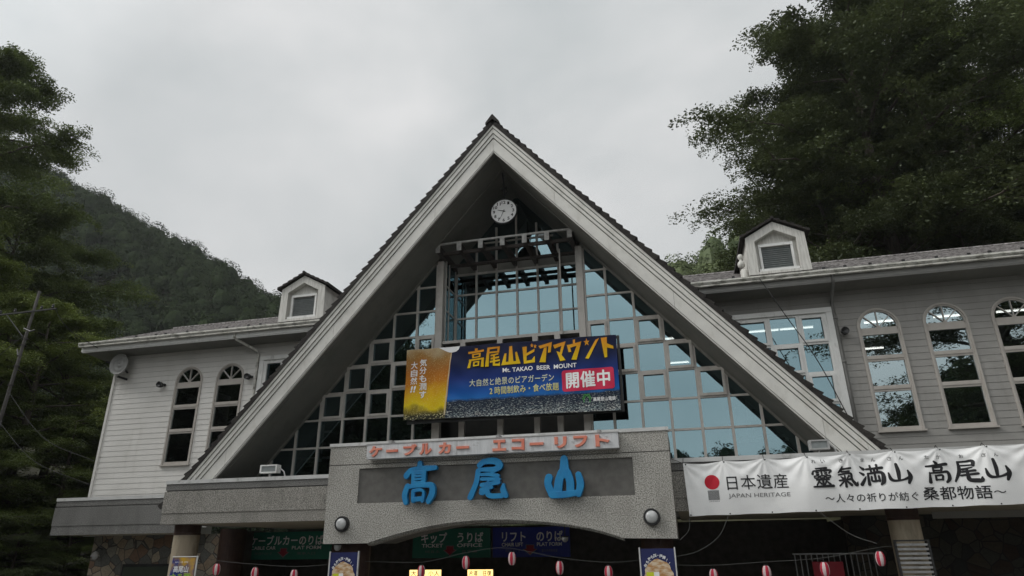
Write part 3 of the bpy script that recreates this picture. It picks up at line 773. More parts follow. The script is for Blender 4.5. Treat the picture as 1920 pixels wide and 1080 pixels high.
# ------------------------------------------------------------------ lettering helpers
_tc = {}
def text_data(s, bold=0., ext=0., res=3):
    key = (s, bold, ext, res)
    if key not in _tc:
        c = bpy.data.curves.new('lettering', 'FONT'); c.body = s; c.size = 1; c.resolution_u = res; c.offset = bold; c.extrude = ext
        o = bpy.data.objects.new('lettering', c); COL.objects.link(o); bpy.context.view_layer.update()
        me = bpy.data.meshes.new_from_object(o.evaluated_get(bpy.context.evaluated_depsgraph_get()))
        v = np.array([tuple(q.co) for q in me.vertices]); f = [tuple(p.vertices) for p in me.polygons]
        bpy.data.objects.remove(o); bpy.data.curves.remove(c); bpy.data.meshes.remove(me)
        _tc[key] = (v, f)
    return _tc[key]
def put_text(g, s, x0, x1, z0, z1, y, m=0, bold=0., ext=0., keep=False, slant=0.):
    """letters fitted into the box x0..x1, z0..z1 on a wall that faces -y"""
    if bold and not ext and any(ord(c) > 0x3400 for c in s):
        b = bold*(z1-z0)*.75
        for k, (a, c) in enumerate(((0, 0), (b, 0), (-b, 0), (0, b), (0, -b))): put_text(g, s, x0+a, x1+a, z0+c, z1+c, y-.0004*k, m, 0, 0, keep, slant)
        return
    v, f = text_data(s, bold, ext)
    lo, hi = v.min(0), v.max(0)
    sx = (x1-x0)/(hi[0]-lo[0]); sz = (z1-z0)/(hi[1]-lo[1])
    if keep: sx = sz = min(sx, sz)
    g.add([(x0+(p[0]-lo[0])*sx+slant*(p[1]-lo[1])*sz, y-p[2]*sz, z0+(p[1]-lo[1])*sz) for p in v], f, m)
def put_chars(g, s, x0, x1, z0, z1, y, m=0, bold=0., ext=0., zslope=0.):
    n = len(s); st = (x1-x0)/n
    ref, _ = text_data('国', bold, ext)
    h = ref[:, 1].max()-ref[:, 1].min(); b = ref[:, 1].min()
    for i, ch in enumerate(s):
        if ch in ' 　': continue
        stamp = bold and not ext and ord(ch) > 0x3400
        v, f = text_data(ch, 0 if stamp else bold, ext)
        sz = (z1-z0)/h; sx = st*.97
        adv = 1.0 if ord(ch) > 0x2000 else None
        ox = x0+st*i
        if adv is None: lo, hi = v[:, 0].min(), v[:, 0].max(); off = .5-(lo+hi)/2
        else: off = 0
        for k, (ja, jb) in enumerate(((0, 0), (1, 0), (-1, 0), (0, 1), (0, -1)) if stamp else ((0, 0),)):
            q = bold*sz*.8
            g.add([(ox+(p[0]+off)*sx+ja*q, y-p[2]*sz-.0004*k, z0+(p[1]-b)*sz+zslope*(ox-x0)+jb*q) for p in v], f, m)
def smooth_line(pts, n=6):
    p = [np.array(q, float) for q in pts]
    if len(p) < 3: return p
    q = [2*p[0]-p[1]]+p+[2*p[-1]-p[-2]]; o = []
    for i in range(1, len(q)-2):
        for k in range(n):
            t = k/n
            o.append(.5*((2*q[i])+(-q[i-1]+q[i+1])*t+(2*q[i-1]-5*q[i]+4*q[i+1]-q[i+2])*t*t+(-q[i-1]+3*q[i]-3*q[i+1]+q[i+2])*t**3))
    return o+[p[-1]]
def stroke(pts, wk=1., caps=4, sm=True):
    p = smooth_line(pts) if sm else [np.array(q, float) for q in pts]
    Lf, Rt = [], []
    for i, q in enumerate(p):
        d = p[min(i+1, len(p)-1)][:2]-p[max(i-1, 0)][:2]; d /= (np.linalg.norm(d)+1e-9); n_ = np.array([-d[1], d[0]])
        h = q[2]*wk/2
        Lf.append(q[:2]+n_*h); Rt.append(q[:2]-n_*h)
    def cap(q, d, h): 
        a0 = math.atan2(d[1], d[0])
        return [q[:2]+h*np.array([math.cos(a0+math.pi/2-math.pi*k/(caps+1)), math.sin(a0+math.pi/2-math.pi*k/(caps+1))]) for k in range(1, caps+1)]
    dE = p[-1][:2]-p[-2][:2]; dS = p[0][:2]-p[1][:2]
    return [tuple(q) for q in Lf+cap(p[-1], dE, p[-1][2]*wk/2)+Rt[::-1]+cap(p[0], dS, p[0][2]*wk/2)]
def star(cx, cy, r_): return [(cx+r_*(1 if k % 2 == 0 else .42)*math.sin(k*math.pi/5), cy+r_*(1 if k % 2 == 0 else .42)*math.cos(k*math.pi/5)) for k in range(10)]
BRUSH = {
 '山': [[(.45,.98,.09),(.48,.6,.13),(.46,.24,.10)], [(.08,.56,.05),(.13,.26,.12),(.3,.17,.09),(.6,.2,.07),(.88,.3,.11)], [(.88,.64,.07),(.94,.35,.15),(.83,.04,.09)]],
 '高': [[(.42,1,.06),(.50,.90,.13)], [(.06,.78,.07),(.4,.80,.09),(.92,.86,.11)], [(.33,.72,.07),(.33,.56,.08)], [(.33,.71,.06),(.68,.73,.08),(.65,.57,.08)], [(.34,.57,.06),(.65,.58,.06)],
        [(.15,.48,.06),(.11,.05,.12)], [(.15,.46,.06),(.6,.48,.07),(.9,.49,.1),(.93,.2,.13),(.80,.03,.08)], [(.38,.34,.07),(.38,.14,.08)], [(.38,.33,.06),(.66,.35,.07),(.64,.15,.08)], [(.38,.15,.06),(.64,.16,.06)]],
 '尾': [[(.28,.94,.07),(.55,.95,.07),(.8,.97,.1),(.78,.75,.09)], [(.3,.76,.06),(.77,.78,.06)], [(.28,.94,.08),(.25,.5,.11),(.04,.03,.06)], [(.72,.67,.05),(.38,.58,.09)], [(.34,.46,.07),(.8,.52,.09)],
        [(.28,.30,.07),(.88,.37,.09)], [(.54,.62,.07),(.52,.25,.11),(.55,.09,.13),(.75,.05,.15),(.95,.06,.14),(.99,.2,.04)]],
 '氣': [[(.36,.99,.05),(.28,.85,.10),(.12,.7,.05)], [(.3,.86,.07),(.74,.91,.08)], [(.28,.73,.07),(.64,.76,.07)], [(.12,.59,.06),(.68,.65,.09),(.72,.35,.10),(.9,.08,.13),(.98,.22,.03)], [(.22,.5,.05),(.32,.4,.10)], [(.6,.52,.08),(.5,.42,.05)],
        [(.12,.31,.07),(.64,.36,.08)], [(.4,.54,.06),(.4,.0,.10)], [(.38,.31,.07),(.1,.05,.06)], [(.42,.31,.06),(.66,.08,.11)]],
 '満': [[(.08,.92,.05),(.2,.8,.12)], [(.02,.64,.05),(.15,.54,.11)], [(.03,.06,.12),(.18,.3,.09),(.26,.44,.03)], [(.32,.79,.07),(.98,.84,.10)], [(.5,.96,.07),(.51,.66,.07)], [(.78,.99,.08),(.77,.67,.07)],
        [(.36,.58,.07),(.34,.05,.11)], [(.36,.57,.07),(.92,.61,.11),(.94,.2,.14),(.83,.03,.07)], [(.64,.78,.07),(.64,.22,.08)], [(.49,.42,.07),(.5,.21,.08),(.79,.23,.07)], [(.79,.45,.07),(.79,.2,.08)]],
 '靈': [[(.25,.95,.06),(.76,.98,.08)], [(.12,.83,.06),(.07,.68,.09)], [(.12,.83,.06),(.9,.86,.09),(.84,.70,.06)], [(.5,.96,.07),(.5,.63,.07)], [(.24,.76,.05),(.35,.74,.06)], [(.24,.67,.05),(.35,.65,.06)], [(.63,.77,.05),(.74,.75,.06)], [(.63,.68,.05),(.74,.66,.06)],
        [(.14,.57,.06),(.16,.47,.06),(.32,.48,.05)], [(.14,.57,.05),(.33,.58,.06),(.32,.48,.06)], [(.41,.57,.06),(.42,.47,.06),(.59,.48,.05)], [(.41,.57,.05),(.6,.58,.06),(.59,.48,.06)], [(.68,.58,.06),(.69,.48,.06),(.86,.49,.05)], [(.68,.58,.05),(.88,.59,.06),(.86,.49,.06)],
        [(.22,.38,.07),(.78,.40,.08)], [(.5,.38,.08),(.5,.06,.08)], [(.33,.32,.07),(.2,.12,.06)], [(.33,.27,.05),(.42,.17,.08)], [(.67,.32,.07),(.57,.14,.06)], [(.68,.29,.05),(.82,.14,.09)], [(.05,.03,.07),(.95,.06,.11)]],
}
CARVED = {   # the three big blue characters, as carved
 '高': [[(.50,.97,.15),(.50,.80,.20)], [(.10,.68,.18),(.22,.79,.15),(.5,.83,.16),(.98,.85,.12)], [(.31,.80,.12),(.33,.45,.15)], [(.64,.82,.14),(.62,.45,.15)], [(.34,.74,.10),(.62,.75,.10)], [(.38,.655,.06),(.6,.665,.06)], [(.38,.58,.06),(.6,.59,.06)], [(.34,.49,.09),(.62,.50,.09)],
        [(.15,.42,.16),(.08,.22,.17),(.12,.05,.15)], [(.14,.41,.12),(.5,.43,.1),(.86,.43,.16),(.91,.25,.19),(.80,.06,.15)], [(.33,.30,.11),(.34,.08,.12)], [(.33,.31,.09),(.55,.33,.08),(.65,.26,.08),(.62,.08,.12)], [(.34,.11,.12),(.62,.12,.12)]],
 '尾': [[(.30,.84,.14),(.42,.93,.15),(.7,.93,.18),(.80,.80,.17),(.62,.68,.13)], [(.30,.73,.10),(.68,.72,.14)], [(.27,.70,.13),(.22,.40,.13),(.07,.04,.14)], [(.34,.60,.08),(.55,.60,.10),(.76,.56,.10)], [(.36,.49,.09),(.78,.47,.10)], [(.36,.34,.11),(.78,.39,.10)], [(.36,.22,.12),(.60,.28,.09)],
        [(.36,.15,.14),(.42,.16,.12)], [(.52,.40,.09),(.50,.20,.12),(.56,.07,.13),(.85,.06,.13)], [(.90,.34,.06),(.89,.20,.14),(.95,.06,.13)]],
 '山': [[(.53,.95,.17),(.53,.70,.22),(.52,.60,.26)], [(.46,.62,.18),(.38,.40,.19),(.34,.12,.20)], [(.60,.62,.17),(.66,.40,.18),(.66,.14,.18)], [(.13,.50,.18),(.10,.34,.17),(.20,.08,.17)], [(.88,.55,.14),(.92,.32,.17),(.86,.08,.14)], [(.20,.08,.16),(.52,.08,.15),(.88,.12,.13)]],
}
def put_brush(g, table, ch, x0, x1, z0, z1, y, depth, m=0, wk=1., dy=.0012):
    for k, st in enumerate(table[ch]):
        p = stroke(st, wk)
        q = [(x0+a*(x1-x0), z0+b*(z1-z0)) for a, b in p]
        if depth: g.prism(q, y-dy*k, y+depth, m)
        else: g.poly([(a, y-dy*k, b) for a, b in q], m)
def conform(o, fy, step=.09):
    """cut a flat print into small cells and lay it on the cloth y = fy(x, z)"""
    me = o.data; off = wloc(o.parent) if o.parent else Vector()
    b = bmesh.new(); b.from_mesh(me); bmesh.ops.triangulate(b, faces=b.faces)
    xs = [v.co.x for v in b.verts]; zs = [v.co.z for v in b.verts]
    for ax, lo, hi in ((0, min(xs), max(xs)), (2, min(zs), max(zs))):
        t = math.floor(lo/step)*step+step
        while t < hi:
            n_ = (1, 0, 0) if ax == 0 else (0, 0, 1); c = (t, 0, 0) if ax == 0 else (0, 0, t)
            bmesh.ops.bisect_plane(b, geom=b.verts[:]+b.edges[:]+b.faces[:], plane_co=c, plane_no=n_); t += step
    for v in b.verts:
        d = v.co.y+off.y; v.co.y = fy(v.co.x+off.x, v.co.z+off.z)-off.y+d
    b.to_mesh(me); b.free()

# ------------------------------------------------------------------ entrance sign, blue characters
s = thing('station_sign', (-5.25, -1.7, 5.19), 'long weathered white board with faded orange katakana on the portal top', 'sign')
g = G(); g.box(-8.93, -1.59, -1.80, -1.53, 5.195, 5.60); g.build('board', M['signwhite'], s)
g = G(); g.box(-6.16, -6.14, -1.803, -1.53, 5.20, 5.60); g.box(-8.95, -1.57, -1.815, -1.55, 5.602, 5.625)
for x in (-8.2, -4.95, -2.1): g.box(x-.05, x+.05, -1.82, -1.56, 5.626, 5.70)
g.build('frame', M['grey'], s)
g = G()
px2x = lambda p: -8.92+(p-689.3)/(1158.5-689.3)*7.31
for ch, a, b in (('ケ', 694, 720), ('ー', 729, 752), ('ブ', 763, 790), ('ル', 795, 819), ('カ', 832, 856), ('ー', 866.5, 890.5), ('エ', 935, 960), ('コ', 970.5, 994), ('ー', 1003.5, 1028.5), ('リ', 1048, 1070), ('フ', 1082, 1107), ('ト', 1120, 1145)):
    if ch == 'ー': g.box(px2x(a), px2x(b), -1.845, -1.80, 5.36, 5.43)
    else:
        v, f = text_data(ch, .045, .06); lo, hi = v.min(0), v.max(0); x0, x1 = px2x(a), px2x(b); z0, z1 = 5.245, 5.555
        o_ = len(g.v)
        g.add([(x0+(p[0]-lo[0])/(hi[0]-lo[0])*(x1-x0), -1.822-.023*(1 if p[2] > 0 else -1), z0+(p[1]-lo[1])/(hi[1]-lo[1])*(z1-z0)) for p in v], f)
g.build('lettering', M['orange'], s)
for ch, x0, x1, z0, z1, lb in (('高', -7.80, -6.80, 3.91, 5.06, 'carved blue character with a ladder middle, left of the three on the portal'), ('尾', -5.86, -4.70, 4.00, 5.07, 'carved blue character with sweeping tail, between the other two on the portal'), ('山', -3.68, -2.60, 3.96, 5.03, 'carved blue mountain character with three prongs on the portal')):
    g = G(); put_brush(g, CARVED, ch, x0, x1, z0, z1, -1.70, .13, 0, 1.10 if ch == '山' else .95, .002)
    o = g.build('carved_character', M['blue']); tag(o, lb, 'sign', 'blue characters on the entrance portal')
    b = o.modifiers.new('bevel', 'BEVEL'); b.width = .012; b.segments = 2; b.limit_method = 'ANGLE'; b.angle_limit = R(60)
    g = G()
    for k in (.3, .7): g.tube([(x0+(x1-x0)*k, -1.6, z0+.35*(z1-z0)), (x0+(x1-x0)*k, -1.43, z0+.35*(z1-z0))], .02, 6)
    g.build('standoff', M['dark'], o)
for x, lb in ((-9.68, 'round bulkhead lamp with black ring on the left end of the portal'), (-.89, 'round bulkhead lamp with black ring on the right end of the portal')):
    t = thing('bulkhead_lamp', (x, YP, 3.43), lb, 'lamp', 'round lamps on the portal')
    g = G(); g.lathe([(.0, -.001), (.215, -.001), (.215, -.10), (.20, -.13), (.165, -.13), (.16, -.10)], (x, YP, 3.43), 'y', 32); g.build('ring', M['dark'], t, smooth=False)
    g = G(); g.lathe([(.162, -.09), (.155, -.13), (.12, -.165), (.07, -.185), (0.001, -.19)], (x, YP, 3.43), 'y', 28); g.build('lens', M['lampglass'], t, smooth=True)

# ------------------------------------------------------------------ clock
CX, CY, CZ, CR = -5.52, 1.28, 14.47, .50
t = thing('clock', (CX, CY, CZ), 'round white wall clock hanging under the gable peak', 'clock')
g = G(); g.lathe([(0, .12), (CR, .10), (CR+.025, .05), (CR+.025, -.02), (CR-.01, -.03), (CR-.02, -.012)], (CX, CY, CZ), 'y', 40); g.build('case', M['dark'], t, smooth=False)
g = G(); g.lathe([(CR-.015, -.012), (0.001, -.012)], (CX, CY, CZ), 'y', 40); g.build('face', mat('clock_face', (.62, .62, .61), .35, (.68, .68, .67), 2, spec=.6), t)
g = G()
for h_ in range(1, 13):
    a = math.pi/2-h_*math.pi/6; x = CX+.37*math.cos(a); z = CZ+.37*math.sin(a); wd = .15 if h_ > 9 else .085
    put_text(g, str(h_), x-wd/2, x+wd/2, z-.065, z+.065, CY-.016, bold=.03)
for k in range(60):
    a = k*math.pi/30; r0 = .455; g.box(CX+r0*math.cos(a)-.004, CX+r0*math.cos(a)+.004, CY-.0165, CY-.016, CZ+r0*math.sin(a)-.004, CZ+r0*math.sin(a)+.004)
g.build('numerals', M['ink'], t)
for ang, ln, w_, y in ((9.57*30, .24, .032, -.026), (34*6, .37, .022, -.032)):
    a = math.pi/2-R(ang); d = Vector((math.cos(a), math.sin(a))); n_ = Vector((-d.y, d.x))*w_/2; p0 = Vector((CX, CZ))-d*.07; p1 = Vector((CX, CZ))+d*ln
    g = G(); g.prism([tuple(p0+n_), tuple(p0-n_), tuple(p1-n_*.5), tuple(p1+n_*.5)], CY+y, CY+y+.004); g.build('hand', M['ink'], t)
g = G(); g.tube([(CX, CY+.05, CZ+.5), (CX+.02, CY+.05, CZ+.85), (XC, CY+.04, 16.15)], .035, 8); g.tube([(CX-.12, CY+.05, CZ+.98), (CX+.13, CY+.05, CZ+1.02)], .05, 8); g.tube([(CX+.04, CY, CZ+.62), (CX+.12, CY+.1, CZ+.9), (CX-.05, CY+.1, CZ+1.2), (XC+.03, CY+.1, 16.1)], .018, 6)
g.build('hanger', M['dark'], t)

# ------------------------------------------------------------------ beer garden banner on the glass
def beer_mat(): 
    mt = bpy.data.materials.new('banner_beer_print'); mt.use_nodes = True; n = mt.node_tree.nodes; l = mt.node_tree.links; p = n['Principled BSDF']; p.inputs['Roughness'].default_value = .6; p.inputs['Specular IOR Level'].default_value = .1
    tcn = n.new('ShaderNodeTexCoord'); sp = n.new('ShaderNodeSeparateXYZ'); l.new(tcn.outputs['Object'], sp.inputs[0])
    t = n.new('ShaderNodeTexNoise'); t.inputs['Scale'].default_value = 1.4; l.new(tcn.outputs['Object'], t.inputs['Vector'])
    a = n.new('ShaderNodeMath'); a.operation = 'MULTIPLY_ADD'; a.inputs[1].default_value = .9; l.new(t.outputs[0], a.inputs[0]); l.new(sp.outputs[2], a.inputs[2])
    mrn = n.new('ShaderNodeMapRange'); mrn.inputs[1].default_value = .45; mrn.inputs[2].default_value = 2.95; l.new(a.outputs[0], mrn.inputs[0])
    c = n.new('ShaderNodeValToRGB'); e_ = c.color_ramp.elements
    e_[0].position = .0; e_[0].color = (.10, .08, .015, 1); e_[1].position = 1; e_[1].color = (.42, .33, .20, 1)
    for ps, cc in ((.10, (.22, .17, .02, 1)), (.16, (.66, .50, .012, 1)), (.34, (.62, .36, .012, 1)), (.52, (.45, .16, .012, 1)), (.72, (.36, .13, .02, 1)), (.86, (.30, .16, .05, 1))):
        q = e_.new(ps); q.color = cc
    l.new(mrn.outputs[0], c.inputs[0])
    v = n.new('ShaderNodeTexNoise'); v.inputs['Scale'].default_value = 34; v.inputs['Detail'].default_value = 1; l.new(tcn.outputs['Object'], v.inputs['Vector'])
    lt = n.new('ShaderNodeMapRange'); lt.inputs[1].default_value = .60; lt.inputs[2].default_value = .68; lt.inputs[4].default_value = .35; l.new(v.outputs[0], lt.inputs[0])
    mx = n.new('ShaderNodeMix'); mx.data_type = 'RGBA'; mx.inputs[7].default_value = (.75, .62, .30, 1); l.new(lt.outputs[0], mx.inputs[0]); l.new(c.outputs[0], mx.inputs[6])
    # city lights along the hem
    v3 = n.new('ShaderNodeTexNoise'); v3.inputs['Scale'].default_value = 22; v3.inputs['Detail'].default_value = 3; l.new(tcn.outputs['Object'], v3.inputs['Vector'])
    l3 = n.new('ShaderNodeMapRange'); l3.inputs[1].default_value = .55; l3.inputs[2].default_value = .66; l.new(v3.outputs[0], l3.inputs[0])
    hz = n.new('ShaderNodeMapRange'); hz.inputs[1].default_value = .30; hz.inputs[2].default_value = .12; l.new(sp.outputs[2], hz.inputs[0])
    sc_ = n.new('ShaderNodeMix'); sc_.data_type = 'RGBA'; sc_.inputs[6].default_value = (.03, .03, .02, 1); sc_.inputs[7].default_value = (.6, .55, .3, 1); l.new(l3.outputs[0], sc_.inputs[0])
    m2 = n.new('ShaderNodeMix'); m2.data_type = 'RGBA'; l.new(hz.outputs[0], m2.inputs[0]); l.new(mx.outputs[2], m2.inputs[6]); l.new(sc_.outputs[2], m2.inputs[7])
    l.new(m2.outputs[2], p.inputs['Base Color']); return mt
def night_mat():
    mt = bpy.data.materials.new('banner_night_print'); mt.use_nodes = True; n = mt.node_tree.nodes; l = mt.node_tree.links; p = n['Principled BSDF']; p.inputs['Roughness'].default_value = .6; p.inputs['Specular IOR Level'].default_value = .1
    tcn = n.new('ShaderNodeTexCoord'); sp = n.new('ShaderNodeSeparateXYZ'); l.new(tcn.outputs['Object'], sp.inputs[0])
    c = n.new('ShaderNodeValToRGB'); e_ = c.color_ramp.elements
    mrn = n.new('ShaderNodeMapRange'); mrn.inputs[1].default_value = 0; mrn.inputs[2].default_value = 2.6; l.new(sp.outputs[2], mrn.inputs[0])
    e_[0].position = .2; e_[0].color = (.016, .14, .42, 1); e_[1].position = 1; e_[1].color = (.012, .014, .035, 1)
    for ps, cc in ((.32, (.012, .085, .33, 1)), (.50, (.012, .032, .16, 1)), (.7, (.012, .018, .06, 1))): q = e_.new(ps); q.color = cc
    l.new(mrn.outputs[0], c.inputs[0])
    v3 = n.new('ShaderNodeTexNoise'); v3.inputs['Scale'].default_value = 13; v3.inputs['Detail'].default_value = 4; v3.inputs['Roughness'].default_value = .8
    mpn = n.new('ShaderNodeMapping'); mpn.inputs['Scale'].default_value = (1, 1, 3.2); l.new(tcn.outputs['Object'], mpn.inputs[0]); l.new(mpn.outputs[0], v3.inputs['Vector'])
    l3 = n.new('ShaderNodeMapRange'); l3.inputs[1].default_value = .49; l3.inputs[2].default_value = .60; zf = n.new('ShaderNodeMath'); zf.operation = 'MULTIPLY_ADD'; zf.inputs[1].default_value = -.16; l.new(sp.outputs[2], zf.inputs[0]); l.new(v3.outputs[0], zf.inputs[2]); l.new(zf.outputs[0], l3.inputs[0])
    v4 = n.new('ShaderNodeTexNoise'); v4.inputs['Scale'].default_value = 2.5; l.new(mpn.outputs[0], v4.inputs['Vector'])
    cc = n.new('ShaderNodeMix'); cc.data_type = 'RGBA'; cc.inputs[6].default_value = (.25, .42, .45, 1); cc.inputs[7].default_value = (.85, .78, .68, 1); l.new(v4.outputs[0], cc.inputs[0])
    sc_ = n.new('ShaderNodeMix'); sc_.data_type = 'RGBA'; sc_.inputs[6].default_value = (.014, .022, .04, 1); l.new(l3.outputs[0], sc_.inputs[0]); l.new(cc.outputs[2], sc_.inputs[7])
    ad = n.new('ShaderNodeMath'); ad.operation = 'MULTIPLY_ADD'; ad.inputs[1].default_value = -.14; l.new(v4.outputs[0], ad.inputs[0]); l.new(sp.outputs[2], ad.inputs[2])
    hz = n.new('ShaderNodeMapRange'); hz.inputs[1].default_value = .56; hz.inputs[2].default_value = .46; l.new(ad.outputs[0], hz.inputs[0])
    m2 = n.new('ShaderNodeMix'); m2.data_type = 'RGBA'; l.new(hz.outputs[0], m2.inputs[0]); l.new(c.outputs[0], m2.inputs[6]); l.new(sc_.outputs[2], m2.inputs[7])
    l.new(m2.outputs[2], p.inputs['Base Color']); return mt
def grad(name, a, b, z0, z1):
    mt = bpy.data.materials.new(name); mt.use_nodes = True; n = mt.node_tree.nodes; l = mt.node_tree.links; p = n['Principled BSDF']; p.inputs['Roughness'].default_value = .6; p.inputs['Specular IOR Level'].default_value = .1
    tcn = n.new('ShaderNodeTexCoord'); sp = n.new('ShaderNodeSeparateXYZ'); l.new(tcn.outputs['Object'], sp.inputs[0])
    t = n.new('ShaderNodeTexNoise'); t.inputs['Scale'].default_value = 9; t.inputs['Detail'].default_value = 4; l.new(tcn.outputs['Object'], t.inputs['Vector'])
    ad = n.new('ShaderNodeMath'); ad.operation = 'MULTIPLY_ADD'; ad.inputs[1].default_value = .45; l.new(t.outputs[0], ad.inputs[0]); l.new(sp.outputs[2], ad.inputs[2])
    mrn = n.new('ShaderNodeMapRange'); mrn.inputs[1].default_value = z0+.22; mrn.inputs[2].default_value = z1+.22; l.new(ad.outputs[0], mrn.inputs[0])
    mx = n.new('ShaderNodeMix'); mx.data_type = 'RGBA'; mx.inputs[6].default_value = (*a, 1); mx.inputs[7].default_value = (*b, 1); l.new(mrn.outputs[0], mx.inputs[0]); l.new(mx.outputs[2], p.inputs['Base Color']); return mt
YBN = 1.2
def beer_y(x, z):
    u, v = x+9.1, z-6.85
    return YBN+.018*math.sin(2.2*u+1.5*v)+.012*math.sin(6.3*u-4.1*v+1)+.010*math.sin(3.1*v+5*u+2)+.02*math.exp(-((u-1.9)/.35)**2)*math.sin(9*v+4*u)
BR = thing('beer_banner', (-5.4, YBN, 6.85), 'large printed beer garden banner with golden beer glass and night sky', 'banner')
g = G(); NX, NZ = 150, 52
def bpt(u, v):
    if u < .25: a = u/.25; x0 = -9.13+.03*v; x1 = -7.61+.21*v; x = x0+(x1-x0)*a
    else: a = (u-.25)/.75; x0 = -7.61+.21*v; x1 = -1.70+.01*v; x = x0+(x1-x0)*a
    zb = 6.86-.012*(x+9.1); zt = 9.34-.008*(x+9.1); z = zb+(zt-zb)*v
    return (x, beer_y(x, z), z)
us = [.25*k/38 for k in range(38)]+[.25+.75*k/114 for k in range(115)]
for i in range(len(us)-1):
    for j in range(NZ):
        a, b = us[i], us[i+1]; c, d = j/NZ, (j+1)/NZ
        g.quad(bpt(a, c), bpt(b, c), bpt(b, d), bpt(a, d), 0 if b <= .2501 else 1)
g.build('cloth', [beer_mat(), night_mat()], BR, smooth=True, recalc=False)
g = G()
TITLE = {
 '高': [[(.42,1),(.58,1),(.58,.86),(.42,.86)], [(.03,.74),(.97,.80),(.97,.90),(.03,.85)], [(.26,.52),(.36,.52),(.36,.70),(.24,.70)], [(.66,.52),(.76,.54),(.78,.73),(.66,.73)], [(.26,.66),(.76,.68),(.76,.75),(.26,.72)], [(.27,.50),(.76,.53),(.76,.58),(.27,.56)],
        [(.06,.36),(.98,.40),(.97,.48),(.08,.45)], [(.10,.42),(.22,.42),(.14,0),(-.02,.0)], [(.84,.44),(.97,.44),(.95,.0),(.78,.02)], [(.32,.08),(.40,.08),(.42,.30),(.32,.30)], [(.60,.1),(.68,.1),(.70,.31),(.60,.31)], [(.33,.25),(.69,.27),(.69,.33),(.33,.31)], [(.33,.06),(.68,.08),(.68,.14),(.33,.12)]],
 '尾': [[(.15,.86),(.97,.92),(.97,1.0),(.15,.97)], [(.82,.92),(.97,.92),(.92,.68),(.80,.68)], [(.18,.66),(.93,.69),(.93,.77),(.18,.74)], [(.15,.95),(.30,.95),(.20,0),(-.05,0)], [(.36,.5),(.88,.58),(.88,.65),(.36,.58)], [(.36,.34),(.92,.40),(.92,.48),(.36,.43)], [(.30,.18),(.98,.24),(.98,.32),(.30,.27)], [(.52,.55),(.64,.55),(.66,.06),(.5,.06)], [(.5,.02),(1.0,-.02),(.97,.2),(.9,.1),(.5,.12)]],
 '山': [[(.43,.95),(.57,.97),(.64,.1),(.38,.1)], [(.17,.60),(.27,.60),(.24,.12),(.03,.08)], [(.74,.62),(.83,.64),(.98,.06),(.78,.12)], [(0,0),(1,.03),(.96,.17),(.05,.15)]],
 'ビ': [[(0,.86),(.30,.88),(.27,.0),(.08,0)], [(.08,0),(.90,.03),(.88,.17),(.2,.14)], [(.2,.36),(.85,.58),(.88,.74),(.2,.50)], [(.60,.1),(.90,.1),(.88,.36)], star(.68,.92,.13), star(.92,.86,.13)],
 'ア': [[(0,.86),(.98,1.0),(.92,.84),(.12,.72)], [(.74,.9),(.98,1),(.86,.5),(.66,.47)], [(.40,.74),(.60,.76),(.47,0),(.04,.02)]],
 'マ': [[(0,.84),(.97,.98),(.9,.82),(.1,.66)], [(.68,.85),(.95,.94),(.62,.28),(.48,.38)], [(.24,.52),(.46,.46),(.92,.02),(.5,0)]],
 'ウ': [[(.42,1.02),(.56,1.03),(.56,.8),(.42,.8)], [(0,.76),(.98,.90),(.92,.74),(.05,.60)], [(0,.78),(.16,.78),(.28,.42),(.10,.40)], [(.72,.8),(.98,.88),(.60,0),(.26,.02)]],
 'ン': [star(.2,.84,.2), [(.78,.93),(1.0,1.0),(.28,.0),(.06,.04)]],
 'ト': [[(.04,1),(.52,1.02),(.46,.02),(.25,0)], [(.44,.72),(.98,.56),(1.0,.42),(.44,.5)]],
}
for ch, x0, x1 in (('高', -6.83, -6.22), ('尾', -6.18, -5.66), ('山', -5.62, -4.95), ('ビ', -4.87, -4.40), ('ア', -4.32, -3.84), ('マ', -3.81, -3.37), ('ウ', -3.34, -2.84), ('ン', -2.78, -2.25), ('ト', -2.21, -1.80)):
    for k, p in enumerate(TITLE[ch]):
        q = [(x0+a*(x1-x0), 8.52+b*.68) for a, b in p]
        cx = sum(a for a, b in q)/len(q); cz = sum(b for a, b in q)/len(q)
        g.poly([(a, -.012-.0016*k, b) for a, b in q], 0)
        big = [(a+.035*(1 if a > cx else -1)*(abs(a-cx) > .01), b+.03*(1 if b > cz else -1)) for a, b in q]
        if len(q) < 8: g.poly([(a, -.006-.0003*k, b) for a, b in big], 1)
put_text(g, 'Mt. TAKAO  BEER  MOUNT', -5.57, -3.05, 8.27, 8.42, -.012, 2, bold=.018)
put_chars(g, '大自然と絶景のビアガーデン', -6.76, -3.80, 7.86, 8.10, -.012, 3, bold=.012)
put_chars(g, '2時間制飲み・食べ放題', -6.10, -3.66, 7.54, 7.79, -.012, 3, bold=.016)
rb = [(-3.54+.08*math.cos(a)+(1.62 if -1 < 0 and k < 2 or k == 3 else 0), 0) for k, a in enumerate([0])]
def rrect(x0, x1, z0, z1, r_):
    o = []
    for cx, cz, a0 in ((x1-r_, z1-r_, 0), (x0+r_, z1-r_, 90), (x0+r_, z0+r_, 180), (x1-r_, z0+r_, 270)):
        o += [(cx+r_*math.cos(R(a0+t)), cz+r_*math.sin(R(a0+t))) for t in (0, 30, 60, 90)]
    return o
g.poly([(x, -.010, z) for x, z in rrect(-3.56, -1.84, 7.48, 8.19, .09)], 4)
put_chars(g, '開催中', -3.46, -1.92, 7.57, 8.10, -.016, 2, bold=.03)
